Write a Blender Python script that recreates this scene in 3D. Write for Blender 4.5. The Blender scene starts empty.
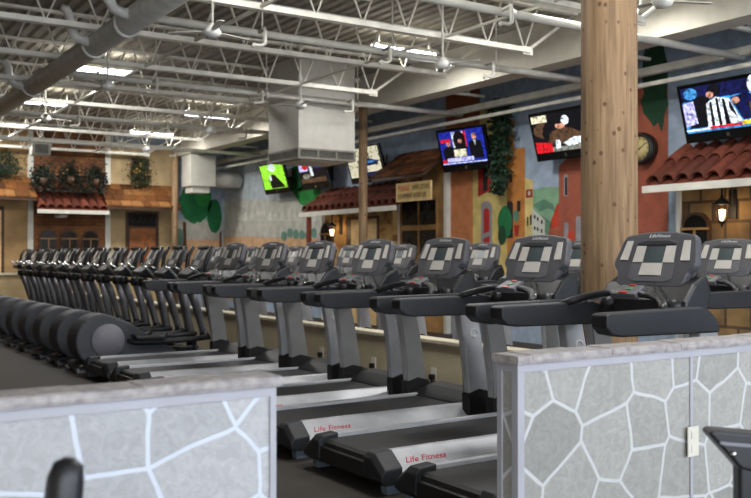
import bpy, math, random
from mathutils import Vector, Matrix
random.seed(7)
C = bpy.context.scene.collection
PI = math.pi
ORD = ['first','second','third','fourth','fifth','sixth','seventh','eighth','ninth','tenth','eleventh','twelfth','thirteenth','fourteenth']

# ---------------------------------------------------------------- survey helpers (real distances in metres)
F_PX, CX, HY, CAMZ = 914.0, 375.5, 254.0, 1.42
S33, C33 = 0.5446, 0.8387
def onX(px, py, D):
    q = (px-CX)/F_PX
    Y = D*(C33-q*S33)/(S33+q*C33)
    Z = S33*D + C33*Y
    return Vector((D, Y, CAMZ+(HY-py)*Z/F_PX))
def onY(px, py, Y):
    q = (px-CX)/F_PX
    D = Y*(S33+q*C33)/(C33-q*S33)
    Z = S33*D + C33*Y
    return Vector((D, Y, CAMZ+(HY-py)*Z/F_PX))

# ---------------------------------------------------------------- materials
def lin(c):
    c = c/255.0
    return c/12.92 if c <= 0.04045 else ((c+0.055)/1.055)**2.4
def col(rgb): return (lin(rgb[0]), lin(rgb[1]), lin(rgb[2]), 1.0)
class NT:
    def __init__(s, name):
        s.m = bpy.data.materials.new(name); s.m.use_nodes = True
        s.n = s.m.node_tree.nodes; s.l = s.m.node_tree.links
        s.b = s.n['Principled BSDF']
    def node(s, t, **kw):
        nd = s.n.new(t)
        for k, v in kw.items():
            if k.startswith('in_'): nd.inputs[k[3:].replace('_',' ')].default_value = v
            else: setattr(nd, k, v)
        return nd
    def link(s, a, b): s.l.new(a, b)
    def coords(s, scale=(1,1,1), rot=(0,0,0)):
        tc = s.node('ShaderNodeTexCoord'); mp = s.node('ShaderNodeMapping')
        mp.inputs['Scale'].default_value = scale; mp.inputs['Rotation'].default_value = rot
        s.link(tc.outputs['Object'], mp.inputs['Vector']); return mp.outputs['Vector']
    def ramp(s, fac, stops):
        r = s.node('ShaderNodeValToRGB'); e = r.color_ramp.elements
        e[0].position, e[0].color = stops[0][0], col(stops[0][1])
        e[1].position, e[1].color = stops[-1][0], col(stops[-1][1])
        for p, c in stops[1:-1]:
            k = e.new(p); k.color = col(c)
        s.link(fac, r.inputs['Fac']); return r.outputs['Color']
    def mix(s, fac, a, b, mode='MIX'):
        m = s.node('ShaderNodeMixRGB'); m.blend_type = mode
        if isinstance(fac, (int, float)): m.inputs['Fac'].default_value = fac
        else: s.link(fac, m.inputs['Fac'])
        for k, x in (('Color1', a), ('Color2', b)):
            if isinstance(x, tuple): m.inputs[k].default_value = x
            else: s.link(x, m.inputs[k])
        return m.outputs['Color']
    def bump(s, h, strength=0.3, dist=0.01):
        b = s.node('ShaderNodeBump'); b.inputs['Strength'].default_value = strength; b.inputs['Distance'].default_value = dist
        s.link(h, b.inputs['Height']); s.link(b.outputs['Normal'], s.b.inputs['Normal'])
def mat(name, rgb, rough=0.6, metal=0.0, var=0.12, scale=6.0, bump=0.0, spec=0.5):
    t = NT(name)
    nz = t.node('ShaderNodeTexNoise'); nz.inputs['Scale'].default_value = scale; nz.inputs['Detail'].default_value = 4
    t.link(t.coords(), nz.inputs['Vector'])
    a = tuple(max(0, c*(1-var)) for c in rgb); b = tuple(min(255, c*(1+var)) for c in rgb)
    t.link(t.ramp(nz.outputs['Fac'], [(0.3, a), (0.7, b)]), t.b.inputs['Base Color'])
    t.b.inputs['Roughness'].default_value = rough; t.b.inputs['Metallic'].default_value = metal
    t.b.inputs['Specular IOR Level'].default_value = spec
    if bump: t.bump(nz.outputs['Fac'], bump, 0.01)
    return t.m
def emis(name, rgb, strength):
    t = NT(name)
    t.b.inputs['Base Color'].default_value = col(rgb)
    t.b.inputs['Emission Color'].default_value = col(rgb); t.b.inputs['Emission Strength'].default_value = strength
    return t.m

M = {}
M['white_paint'] = mat('white_paint', (205,203,192), 0.55, var=0.04)
M['steel_white'] = mat('steel_white', (226,223,210), 0.5, var=0.06)
M['deck'] = mat('deck', (160,155,142), 0.6, var=0.08)
M['pipe_grey'] = mat('pipe_grey', (205,205,200), 0.45, var=0.06)
M['soffit'] = mat('soffit', (205,200,184), 0.7, var=0.03)
M['duct_white'] = mat('duct_white', (190,188,178), 0.5, var=0.03)
M['grille'] = mat('grille', (120,118,108), 0.5, var=0.1)
M['dark_grille'] = mat('dark_grille', (70,70,66), 0.6)
M['black_plastic'] = mat('black_plastic', (26,27,30), 0.38, var=0.1)
M['charcoal'] = mat('charcoal', (36,38,42), 0.5, var=0.08)
M['console_grey'] = mat('console_grey', (74,74,78), 0.45, var=0.06)
M['console_light'] = mat('console_light', (90,90,94), 0.45, var=0.06)
M['pad_grey'] = mat('pad_grey', (190,187,180), 0.5, var=0.04)
M['silver'] = mat('silver', (176,178,182), 0.4, 0.25, var=0.05)
M['silver_dark'] = mat('silver_dark', (116,118,124), 0.4, 0.4, var=0.05)
M['inner_grey'] = mat('inner_grey', (128,128,127), 0.55, var=0.04)  # darker grey for the inner faces of the uprights
M['chrome'] = mat('chrome', (215,215,215), 0.15, 1.0, var=0.02)
M['belt'] = mat('belt', (30,30,31), 0.55, var=0.15, scale=40)
M['rubber'] = mat('rubber', (18,18,19), 0.6)
M['foot_blue'] = mat('foot_blue', (110,124,140), 0.5)
M['lcd'] = mat('lcd', (72,82,84), 0.2, var=0.1)
M['lcd_blue'] = emis('lcd_blue', (40,80,100), 0.15)
M['red_ink'] = mat('red_ink', (190,20,45), 0.5, var=0.02)
M['white_ink'] = mat('white_ink', (205,205,205), 0.5, var=0.02)
M['red_button'] = mat('red_button', (180,48,38), 0.4, var=0.02)
M['green_button'] = mat('green_button', (70,130,84), 0.4, var=0.02)
M['disc'] = mat('disc', (122,122,130), 0.5, var=0.04)
M['drum'] = mat('drum', (70,72,78), 0.6, var=0.06)
M['black_frame'] = mat('black_frame', (12,12,13), 0.25, var=0.05)
M['iron'] = mat('iron', (22,20,18), 0.5)
M['tan_stucco'] = mat('tan_stucco', (164,134,92), 0.85, var=0.10, scale=3, bump=0.2)
M['tan_dim'] = mat('tan_dim', (172,150,112), 0.85, var=0.08, scale=3, bump=0.2)
M['ochre'] = mat('ochre', (146,110,64), 0.85, var=0.16, scale=3, bump=0.2)
M['cream_wall'] = mat('cream_wall', (188,176,146), 0.75, var=0.08, scale=2, bump=0.1)
M['cream_cap'] = mat('cream_cap', (196,188,165), 0.6, var=0.06)
M['lavender_trim'] = mat('lavender_trim', (166,167,174), 0.6, var=0.03)
M['door_wood'] = mat('door_wood', (128,76,36), 0.6, var=0.25, scale=8)
M['door_tan'] = mat('door_tan', (214,182,128), 0.6, var=0.08)
M['dark_wood'] = mat('dark_wood', (66,40,22), 0.6, var=0.2)
M['window_dark'] = mat('window_dark', (24,26,26), 0.15, var=0.2)
M['red_post'] = mat('red_post', (110,40,28), 0.6)
M['leaf'] = mat('leaf', (34,78,36), 0.6, var=0.4, scale=14)
M['leaf_dark'] = mat('leaf_dark', (24,48,28), 0.6, var=0.4, scale=14)
M['leaf_blackish'] = mat('leaf_blackish', (26,34,22), 0.7, var=0.4, scale=14)  # very dark green foliage of the balcony pots
M['leaf_olive'] = mat('leaf_olive', (50,54,28), 0.7, var=0.4, scale=14)
M['flower'] = mat('flower', (160,124,56), 0.6)
M['terracotta'] = mat('terracotta', (150,70,44), 0.8)
M['clock_face'] = mat('clock_face', (196,178,120), 0.5, var=0.08)
M['sign_face'] = mat('sign_face', (196,170,108), 0.7, var=0.06)
M['ink_brown'] = mat('ink_brown', (88,60,28), 0.6)
M['ink_red'] = mat('ink_red', (176,52,28), 0.6)
M['outlet'] = mat('outlet', (214,210,196), 0.5, var=0.02)
M['lamp_glass'] = emis('lamp_glass', (255,220,170), 5)
M['tube'] = emis('tube', (236,236,255), 9)
for nm, c in dict(sky_paint=(152,168,186), sky_pale=(168,178,184), haze_paint=(176,176,166), sand_paint=(196,158,120), orange_tan=(186,118,74),
                  yellow_paint=(196,176,108), orange_paint=(180,116,54), cream_paint=(204,184,118), hill_paint=(122,160,128),
                  hill_dark=(86,128,104), white_house=(190,192,180), red_house=(176,58,36), rust_paint=(150,80,58), grey_arch=(140,136,140),
                  dark_paint=(34,30,34), tree_paint=(22,104,58), tree_light=(34,128,56), trunk_paint=(84,50,34), red_paint=(160,36,30),
                  ivy_paint=(26,66,40), far_tree=(96,130,116), brown_orange=(140,84,54), shadow_green=(40,84,58)).items():
    M[nm] = mat(nm, c, 0.85, var=0.09, scale=5)
for nm, c, s in (('scr_green',(140,215,50),1.1),('scr_dark',(18,18,24),0.5),('scr_white',(205,215,225),1.0),('scr_blue',(28,40,150),0.9),
                 ('scr_navy',(20,24,70),0.8),('scr_red',(190,24,34),0.9),('scr_skin',(196,140,116),0.8),('scr_brown',(84,62,46),0.7),
                 ('scr_cream',(212,208,180),0.9),('scr_cyan',(60,130,190),0.9),('scr_grey',(120,122,112),0.8),('scr_lilac',(170,170,225),1.1),('scr_yellow',(220,190,60),0.9)):
    t = NT(nm); nz = t.node('ShaderNodeTexNoise'); nz.inputs['Scale'].default_value = 22; nz.inputs['Detail'].default_value = 3
    t.link(t.coords(), nz.inputs['Vector'])
    a = tuple(x*0.45 for x in c); b = tuple(min(255, x*1.15) for x in c)
    cc = t.ramp(nz.outputs['Fac'], [(0.33, a), (0.6, b)])
    t.link(cc, t.b.inputs['Base Color']); t.link(cc, t.b.inputs['Emission Color']); t.b.inputs['Emission Strength'].default_value = s
    t.b.inputs['Roughness'].default_value = 0.3
    M[nm] = t.m

def brickmat(name, c1, c2, mortar, bw, bh, vertical='XZ', off=0.5, msize=0.012, bump=0.4, spot=None):
    t = NT(name)
    rot = (PI/2, 0, 0)
    tc = t.node('ShaderNodeTexCoord'); sp = t.node('ShaderNodeSeparateXYZ'); cb = t.node('ShaderNodeCombineXYZ')
    t.link(tc.outputs['Object'], sp.inputs[0])
    t.link(sp.outputs['X' if vertical == 'XZ' else 'Y'], cb.inputs['X']); t.link(sp.outputs['Z'], cb.inputs['Y'])
    br = t.node('ShaderNodeTexBrick'); br.offset = off
    t.link(cb.outputs[0], br.inputs['Vector'])
    br.inputs['Color1'].default_value = col(c1); br.inputs['Color2'].default_value = col(c2); br.inputs['Mortar'].default_value = col(mortar)
    br.inputs['Scale'].default_value = 1; br.inputs['Brick Width'].default_value = bw; br.inputs['Row Height'].default_value = bh
    br.inputs['Mortar Size'].default_value = msize
    nz = t.node('ShaderNodeTexNoise'); nz.inputs['Scale'].default_value = 2.3; nz.inputs['Detail'].default_value = 5
    t.link(cb.outputs[0], nz.inputs['Vector'])
    c = t.mix(0.8, br.outputs['Color'], t.ramp(nz.outputs['Fac'], [(0.3, (120,104,90)), (0.7, (255,240,215))]), 'MULTIPLY')
    if spot:
        vo = t.node('ShaderNodeTexNoise'); vo.inputs['Scale'].default_value = 6; t.link(cb.outputs[0], vo.inputs['Vector'])
        st = t.node('ShaderNodeMath', operation='GREATER_THAN'); st.inputs[1].default_value = 0.60; t.link(vo.outputs['Fac'], st.inputs[0])
        c = t.mix(st.outputs[0], c, col(spot))
    t.link(c, t.b.inputs['Base Color']); t.b.inputs['Roughness'].default_value = 0.9
    t.bump(br.outputs['Fac'], -bump, 0.01)
    return t.m
M['brick'] = brickmat('brick', (134,84,54), (156,112,68), (112,84,62), 0.24, 0.085)
M['stone_right'] = brickmat('stone_right', (164,142,98), (118,90,62), (92,76,56), 0.36, 0.26, 'YZ', msize=0.02)
M['stone_mid'] = brickmat('stone_mid', (196,162,98), (206,176,116), (180,148,92), 0.9, 0.5, 'YZ', msize=0.004, bump=0.1, spot=(128,84,46))

def stonewall(name, mortar, s1, s2):
    t = NT(name)
    tc = t.node('ShaderNodeTexCoord'); sp = t.node('ShaderNodeSeparateXYZ'); cb = t.node('ShaderNodeCombineXYZ')
    t.link(tc.outputs['Object'], sp.inputs[0])
    ad = t.node('ShaderNodeMath', operation='ADD'); t.link(sp.outputs['X'], ad.inputs[0]); t.link(sp.outputs['Y'], ad.inputs[1])
    t.link(ad.outputs[0], cb.inputs['X']); t.link(sp.outputs['Z'], cb.inputs['Y'])
    nz = t.node('ShaderNodeTexNoise'); nz.inputs['Scale'].default_value = 5; t.link(cb.outputs[0], nz.inputs['Vector'])
    ds = t.mix(0.03, cb.outputs[0], nz.outputs['Color'], 'ADD')
    v1 = t.node('ShaderNodeTexVoronoi', feature='DISTANCE_TO_EDGE', voronoi_dimensions='2D'); v1.inputs['Scale'].default_value = 4.5; v1.inputs['Randomness'].default_value = 0.85
    v2 = t.node('ShaderNodeTexVoronoi', feature='F1', voronoi_dimensions='2D'); v2.inputs['Scale'].default_value = 4.5; v2.inputs['Randomness'].default_value = 0.85
    t.link(ds, v1.inputs['Vector']); t.link(ds, v2.inputs['Vector'])
    sepc = t.node('ShaderNodeSeparateColor'); t.link(v2.outputs['Color'], sepc.inputs[0])
    stone = t.ramp(sepc.outputs[0], [(0.0, s1), (1.0, s2)])
    n2 = t.node('ShaderNodeTexNoise'); n2.inputs['Scale'].default_value = 26; n2.inputs['Detail'].default_value = 6; n2.inputs['Distortion'].default_value = 1.5
    t.link(cb.outputs[0], n2.inputs['Vector'])
    stone = t.mix(0.5, stone, t.ramp(n2.outputs['Fac'], [(0.35, (206,206,206)), (0.7, (255,255,255))]), 'MULTIPLY')
    mk = t.node('ShaderNodeMapRange'); mk.inputs['From Min'].default_value = 0.022; mk.inputs['From Max'].default_value = 0.04
    t.link(v1.outputs['Distance'], mk.inputs['Value'])
    t.link(t.mix(mk.outputs[0], col(mortar), stone), t.b.inputs['Base Color'])
    hh = t.node('ShaderNodeMath', operation='MULTIPLY_ADD'); t.link(n2.outputs['Fac'], hh.inputs[0]); hh.inputs[1].default_value = 0.8; t.link(mk.outputs[0], hh.inputs[2])
    t.bump(hh.outputs[0], 0.35, 0.008); t.b.inputs['Roughness'].default_value = 0.75
    return t.m
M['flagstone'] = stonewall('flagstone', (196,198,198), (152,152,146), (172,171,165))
M['flagstone_daylit'] = stonewall('flagstone_daylit', (200,208,218), (172,174,175), (188,189,190))  # same stone, its colour lightened and blued to carry the daylight
def capmat():
    t = NT('cap_stone'); v = t.coords()
    nz = t.node('ShaderNodeTexNoise'); nz.inputs['Scale'].default_value = 30; nz.inputs['Detail'].default_value = 8; t.link(v, nz.inputs['Vector'])
    t.link(t.ramp(nz.outputs['Fac'], [(0.3, (138,134,134)), (0.7, (176,171,168))]), t.b.inputs['Base Color'])
    t.bump(nz.outputs['Fac'], 0.6, 0.01); t.b.inputs['Roughness'].default_value = 0.85
    return t.m
M['cap_stone'] = capmat()
def logmat():
    t = NT('log_wood'); v = t.coords((22,22,1.2))
    nz = t.node('ShaderNodeTexNoise'); nz.inputs['Scale'].default_value = 1.6; nz.inputs['Detail'].default_value = 6; nz.inputs['Distortion'].default_value = 0.6; t.link(v, nz.inputs['Vector'])
    base = t.ramp(nz.outputs['Fac'], [(0.25, (98,76,52)), (0.5, (134,108,78)), (0.8, (158,134,102))])
    v2 = t.coords((1.0,1.0,0.8))
    vo = t.node('ShaderNodeTexVoronoi'); vo.inputs['Scale'].default_value = 11; t.link(v2, vo.inputs['Vector'])
    mk = t.node('ShaderNodeMapRange'); mk.inputs['From Min'].default_value = 0.12; mk.inputs['From Max'].default_value = 0.20
    t.link(vo.outputs['Distance'], mk.inputs['Value'])
    t.link(t.mix(mk.outputs[0], col((92,62,40)), base), t.b.inputs['Base Color'])
    t.bump(nz.outputs['Fac'], 0.3, 0.01); t.b.inputs['Roughness'].default_value = 0.75
    return t.m
M['log_wood'] = logmat()
def islandmat(name, stops, rough=0.8, streak=None):
    t = NT(name); g = t.node('ShaderNodeNewGeometry')
    c = t.ramp(g.outputs['Random Per Island'], stops)
    nz = t.node('ShaderNodeTexNoise'); nz.inputs['Scale'].default_value = 18; nz.inputs['Detail'].default_value = 5
    t.link(t.coords(), nz.inputs['Vector'])
    c = t.mix(0.5, c, t.ramp(nz.outputs['Fac'], [(0.3, (150,140,130)), (0.7, (255,255,255))]), 'MULTIPLY')
    t.link(c, t.b.inputs['Base Color']); t.b.inputs['Roughness'].default_value = rough; t.b.inputs['Specular IOR Level'].default_value = 0.2
    t.bump(nz.outputs['Fac'], 0.3, 0.01)
    return t.m
M['clay_tile'] = islandmat('clay_tile', [(0,(84,44,33)),(0.5,(106,54,40)),(1,(124,68,50))], 0.7)
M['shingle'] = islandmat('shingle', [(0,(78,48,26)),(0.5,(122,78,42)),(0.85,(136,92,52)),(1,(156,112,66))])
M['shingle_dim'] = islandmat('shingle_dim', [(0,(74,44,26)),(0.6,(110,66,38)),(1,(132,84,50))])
def floormat():
    t = NT('rubber_floor'); v = t.coords()
    nz = t.node('ShaderNodeTexNoise'); nz.inputs['Scale'].default_value = 150; nz.inputs['Detail'].default_value = 3; t.link(v, nz.inputs['Vector'])
    n2 = t.node('ShaderNodeTexNoise'); n2.inputs['Scale'].default_value = 1.2; t.link(v, n2.inputs['Vector'])
    c = t.ramp(nz.outputs['Fac'], [(0.35, (38,35,32)), (0.62, (62,56,50)), (0.75, (104,96,86))])
    c = t.mix(0.5, c, t.ramp(n2.outputs['Fac'], [(0.3, (200,190,180)), (0.7, (255,250,245))]), 'MULTIPLY')
    t.link(c, t.b.inputs['Base Color']); t.b.inputs['Roughness'].default_value = 0.7; t.bump(nz.outputs['Fac'], 0.2, 0.003)
    return t.m
M['rubber_floor'] = floormat()

# ---------------------------------------------------------------- mesh builder
class MB:
    def __init__(s): s.v = []; s.f = []; s.sm = []; s.mi = []
    def add(s, vs, fs, smooth=False, m=0, mtx=None):
        o = len(s.v)
        for p in vs:
            p = Vector(p)
            s.v.append(mtx @ p if mtx else p)
        for f in fs:
            s.f.append([o+i for i in f]); s.sm.append(smooth); s.mi.append(m)
    def box(s, x0, x1, y0, y1, z0, z1, m=0, mtx=None):
        vs = [(x0,y0,z0),(x1,y0,z0),(x1,y1,z0),(x0,y1,z0),(x0,y0,z1),(x1,y0,z1),(x1,y1,z1),(x0,y1,z1)]
        s.add(vs, [(3,2,1,0),(4,5,6,7),(0,1,5,4),(1,2,6,5),(2,3,7,6),(3,0,4,7)], False, m, mtx); return s
    def prism(s, pts, ax, a0, a1, m=0, mtx=None, smooth=False):
        # pts 2-D in the plane normal to ax: 'x'->(y,z) 'y'->(x,z) 'z'->(x,y)
        def mk(p, a):
            if ax == 'x': return (a, p[0], p[1])
            if ax == 'y': return (p[0], a, p[1])
            return (p[0], p[1], a)
        n = len(pts)
        ar = sum(pts[i][0]*pts[(i+1)%n][1]-pts[(i+1)%n][0]*pts[i][1] for i in range(n))
        if (ar < 0): pts = pts[::-1]
        vs = [mk(p, a0) for p in pts]+[mk(p, a1) for p in pts]
        flip = (ax == 'y')
        fs = []
        bot = list(range(n))[::-1]; top = list(range(n, 2*n))
        if flip: bot = bot[::-1]; top = top[::-1]
        s.add(vs, [bot, top], False, m, mtx)
        o = len(s.v)-2*n
        for i in range(n):
            j = (i+1) % n
            q = [i, j, n+j, n+i]
            if flip: q = q[::-1]
            s.f.append([o+k for k in q]); s.sm.append(smooth); s.mi.append(m)
        return s
    def tube(s, pts, r, n=8, m=0, caps=True):
        pts = [Vector(p) for p in pts]
        rs = r if isinstance(r, (list, tuple)) else [r]*len(pts)
        up = None; rings = []
        for i, p in enumerate(pts):
            if i == 0: t = pts[1]-pts[0]
            elif i == len(pts)-1: t = pts[-1]-pts[-2]
            else: t = (pts[i+1]-p).normalized()+(p-pts[i-1]).normalized()
            t.normalize()
            if up is None:
                up = Vector((0,0,1)) if abs(t.z) < 0.9 else Vector((1,0,0))
            a = t.cross(up).normalized(); up = a.cross(t).normalized()
            rings.append([p+(a*math.cos(2*PI*k/n)+up*math.sin(2*PI*k/n))*rs[i] for k in range(n)])
        vs = [q for rg in rings for q in rg]; fs = []
        for i in range(len(pts)-1):
            for k in range(n):
                fs.append((i*n+k, i*n+(k+1)%n, (i+1)*n+(k+1)%n, (i+1)*n+k))
        s.add(vs, fs, True, m)
        if caps:
            o = len(s.v)-len(vs)
            s.f.append([o+k for k in range(n)][::-1]); s.sm.append(False); s.mi.append(m)
            s.f.append([o+len(vs)-n+k for k in range(n)]); s.sm.append(False); s.mi.append(m)
        return s
    def lathe(s, prof, c=(0,0,0), ax='z', n=20, m=0):
        vs = []; fs = []
        for r, h in prof:
            for k in range(n):
                a = 2*PI*k/n; x, y = r*math.cos(a), r*math.sin(a)
                p = {'z': (x, y, h), 'y': (x, h, -y), 'x': (h, x, y)}[ax]
                vs.append((c[0]+p[0], c[1]+p[1], c[2]+p[2]))
        for i in range(len(prof)-1):
            for k in range(n):
                fs.append((i*n+k, i*n+(k+1)%n, (i+1)*n+(k+1)%n, (i+1)*n+k))
        s.add(vs, fs, True, m); o = len(s.v)-len(vs)
        if prof[0][0] > 1e-5: s.f.append([o+k for k in range(n)][::-1]); s.sm.append(False); s.mi.append(m)
        if prof[-1][0] > 1e-5: s.f.append([o+len(vs)-n+k for k in range(n)]); s.sm.append(False); s.mi.append(m)
        return s
    def build(s, name, mats, parent=None, bevel=0, seg=2, label=None, loc=None):
        me = bpy.data.meshes.new(name)
        org = Vector(loc) if loc is not None else Vector((0,0,0))
        me.from_pydata([tuple(p-org) for p in s.v], [], s.f)
        me.polygons.foreach_set('use_smooth', s.sm); me.polygons.foreach_set('material_index', s.mi)
        for m in (mats if isinstance(mats, (list, tuple)) else [mats]): me.materials.append(M[m] if isinstance(m, str) else m)
        me.update()
        o = bpy.data.objects.new(name, me); C.objects.link(o)
        if loc is not None: o.location = org
        if parent: o.parent = parent
        if bevel:
            b = o.modifiers.new('Bevel', 'BEVEL'); b.width = bevel; b.segments = seg; b.limit_method = 'ANGLE'; b.angle_limit = 0.6
        if label: o['label'] = label
        return o
def tag(o, label, cat, group=None, kind=None):
    if label: o['label'] = label
    if cat: o['category'] = cat
    if group: o['group'] = group
    if kind: o['kind'] = kind
    return o
def struct(o): o['kind'] = 'structure'; return o
def thing(name, label, cat, loc=(0,0,0), rz=0, group=None):
    o = bpy.data.objects.new(name, None); o.empty_display_size = 0.1; C.objects.link(o)
    o.location = loc; o.rotation_euler = (0,0,rz)
    return tag(o, label, cat, group)
def kids(o): return [c for c in bpy.data.objects if c.parent == o]
def copy_tree(o, parent=None):
    c = o.copy(); C.objects.link(c)
    if parent: c.parent = parent
    for ch in kids(o): copy_tree(ch, c)
    return c
def text_mesh(name, body, size, material, parent, mtx, shear=0.0, extrude=0.002, align='LEFT', sx=1.0):
    cu = bpy.data.curves.new(name, 'FONT'); cu.body = body; cu.size = size; cu.shear = shear; cu.extrude = extrude
    cu.align_x = align; cu.align_y = 'CENTER'; cu.resolution_u = 2
    to = bpy.data.objects.new(name+'_src', cu); C.objects.link(to)
    bpy.context.view_layer.update()
    me = bpy.data.meshes.new_from_object(to.evaluated_get(bpy.context.evaluated_depsgraph_get()))
    bpy.data.objects.remove(to); bpy.data.curves.remove(cu)
    me.transform(mtx @ Matrix.Diagonal((sx,1,1,1)))
    me.materials.clear(); me.materials.append(M[material]); me.name = name
    o = bpy.data.objects.new(name, me); C.objects.link(o)
    if parent: o.parent = parent
    return o
def frame(xa, ya, org):   # columns: local x, local y, cross
    xa = Vector(xa).normalized(); ya = Vector(ya).normalized(); za = xa.cross(ya)
    m = Matrix((( xa.x, ya.x, za.x, org[0]), (xa.y, ya.y, za.y, org[1]), (xa.z, ya.z, za.z, org[2]), (0,0,0,1)))
    return m

# ================================================================= SETTING
WX, WY, CZ = 10.0, 22.9, 4.52
struct(MB().box(-4, 10.4, -3, 23.3, -0.1, 0).build('floor', 'rubber_floor'))
# corrugated roof deck, ribs running along Y
mb = MB(); prof = []; x = -4.0
while x < 10.3:
    prof += [(x, CZ), (x+0.085, CZ), (x+0.105, CZ+0.045), (x+0.15, CZ+0.045)]; x += 0.17
    prof += [(x, CZ)] if False else []
vs = [(p[0], -3, p[1]) for p in prof]+[(p[0], 23.3, p[1]) for p in prof]; n = len(prof)
mb.add(vs, [(i, n+i, n+i+1, i+1) for i in range(n-1)])
mb.box(-4, 10.4, -3, 23.3, CZ+0.06, CZ+0.12)
struct(mb.build('ceiling', 'deck'))
struct(MB().box(WX, WX+0.3, -3, 23.2, 0, CZ+0.06).build('wall_right', 'sky_paint'))
struct(MB().box(-4, WX, WY, WY+0.3, 0, CZ+0.06).build('wall_back', 'sky_paint'))
struct(MB().box(-4.3, -4, -3, 23.2, 0, CZ+0.06).build('wall_left', 'tan_dim'))
# shop-front window frame behind the viewpoint
fw = MB()
for i in range(8): fw.box(-4+i*2-0.04, -4+i*2+0.04, -3.05, -2.97, 0, CZ)
fw.box(-4, 10, -3.05, -2.97, 0, 0.12); fw.box(-4, 10, -3.05, -2.97, 2.6, 2.68); fw.box(-4, 10, -3.05, -2.97, CZ-0.1, CZ)
struct(fw.build('window_1', 'silver_dark'))
# boxed girder
struct(MB().box(8.5, 8.85, -3, WY, 3.93, CZ).build('trim_1', 'soffit'))

# near stone half walls
WT = 1.037
struct(MB().box(-3.9, 1.205, 2.40, 2.50, 0, WT).build('wall_front', 'flagstone_daylit'))
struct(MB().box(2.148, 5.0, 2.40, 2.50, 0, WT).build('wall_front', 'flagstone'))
t = MB().box(-3.9, 1.209, 2.392, 2.40, WT-0.03, WT); t.box(1.19, 1.209, 2.392, 2.40, 0, WT-0.03)
struct(t.build('trim_2', 'lavender_trim'))
t = MB().box(2.142, 5.0, 2.392, 2.40, WT-0.03, WT); t.box(2.142, 2.172, 2.392, 2.40, 0, WT-0.03); t.box(3.064, 3.080, 2.394, 2.40, 0, WT-0.03)
t.box(2.142, 2.148, 2.40, 2.424, 0, WT); t.box(2.142, 2.148, 2.478, 2.502, 0, WT); t.box(2.142, 2.148, 2.424, 2.478, WT-0.03, WT)
struct(t.build('trim_3', 'lavender_trim'))
def cap(x0, x1, nm):
    mb = MB(); x = x0; rnd = random.Random(3)
    while x < x1-0.02:
        x2 = min(x+rnd.uniform(0.36, 0.55), x1)
        if x1-x2 < 0.15: x2 = x1
        j = rnd.uniform(-0.003, 0.003); k = 6
        for i in range(k):
            a = x+(x2-x)*i/k; b = x+(x2-x)*(i+1)/k
            e = 0.003 if i in (0, k-1) else rnd.uniform(0, 0.0015)
            pr = [(2.378+j,WT),(2.372+j+e,WT+0.012),(2.374+j+e,WT+0.026),(2.386+j,WT+0.032-e),(2.51,WT+0.032-e),(2.524,WT+0.02),(2.52,WT)]
            mb.prism(pr, 'x', a, b)
        x = x2
    return struct(mb.build(nm, 'cap_stone'))
cap(-3.9, 1.22, 'trim_4'); cap(2.13, 5.0, 'trim_5')

# knee wall behind the treadmills and its ledge (broken by the log column)
for nm, y0, y1 in (('wall_middle', 2.6, 4.69), ('wall_middle', 5.13, 22.4)):
    struct(MB().box(5.27, 5.39, y0, y1, 0, 0.56).build(nm, 'cream_wall'))
for nm, y0, y1 in (('trim_6', 2.6, 4.69), ('trim_7', 5.13, 22.4)):
    struct(MB().box(5.235, 5.425, y0, y1, 0.56, 0.60).build(nm, 'cream_cap', bevel=0.008))
# half wall before the far facade, with an opening
for nm, cn, x0, x1 in (('wall_far', 'trim_8', -3.5, 5.0), ('wall_far', 'trim_9', 6.2, 8.2)):
    struct(MB().box(x0, x1, 22.45, 22.55, 0, 0.93).build(nm, 'tan_dim'))
    struct(MB().box(x0-0.03, x1+0.03, 22.41, 22.59, 0.93, 0.98).build(cn, 'cream_cap'))

# roof joists -----------------------------------------------------
JY = [22.4-1.75*i for i in range(14)]
def joist(y, i):
    r = thing('roof_joist', 'white open-web steel roof joist, %s one counted from the far brick wall' % ORD[i], 'roof joist', (-3.8, y, CZ-0.62), 0, 'open-web joists carrying the metal roof deck')
    zb, zt = 0.0, 0.60
    a = MB(); a.box(0, 13.75, -0.045, -0.008, zt-0.035, zt+0.0); a.box(0, 13.75, 0.008, 0.045, zt-0.035, zt+0.0)
    a.build('top_chord', 'steel_white', r)
    b = MB(); b.box(0.6, 11.5, -0.05, -0.008, zb-0.01, zb+0.05); b.box(0.6, 11.5, 0.008, 0.05, zb-0.01, zb+0.05)
    b.build('bottom_chord', 'steel_white', r)
    w = MB(); x = 0.9
    while x < 11.6:
        w.tube([(x-0.225,0,zt-0.02),(x,0,zb+0.02),(x+0.225,0,zt-0.02)], 0.017, 6); x += 0.585
    w.tube([(11.48,0,zb+0.02),(12.28,0,zt-0.03)], 0.022, 6)
    w.box(11.40,11.56,-0.012,0.012,zb-0.03,zb+0.07)
    # short joist web past the girder
    x = 12.95
    while x < 13.6:
        w.tube([(x-0.2,0,zt-0.02),(x,0,zt-0.42),(x+0.2,0,zt-0.02)], 0.012, 6); x += 0.42
    w.box(12.7,13.7,-0.03,0.03,zt-0.45,zt-0.41)
    w.build('web', 'steel_white', r)
for i, y in enumerate(JY):
    if y > 0: joist(y, i)
# bridging along Y
for i, (x, z, r_, nm) in enumerate(((4.05, CZ-0.60, 0.022, 'nearer the long sprinkler main'), (6.4, CZ-0.60, 0.018, 'nearer the boxed girder'))):
    tag(MB().tube([(x, -2, z), (x, 22.7, z)], r_, 6).build('bridging_bar', 'steel_white'), 'long thin steel bridging bar tying the joist bottoms, %s' % nm, 'bridging bar')
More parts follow.
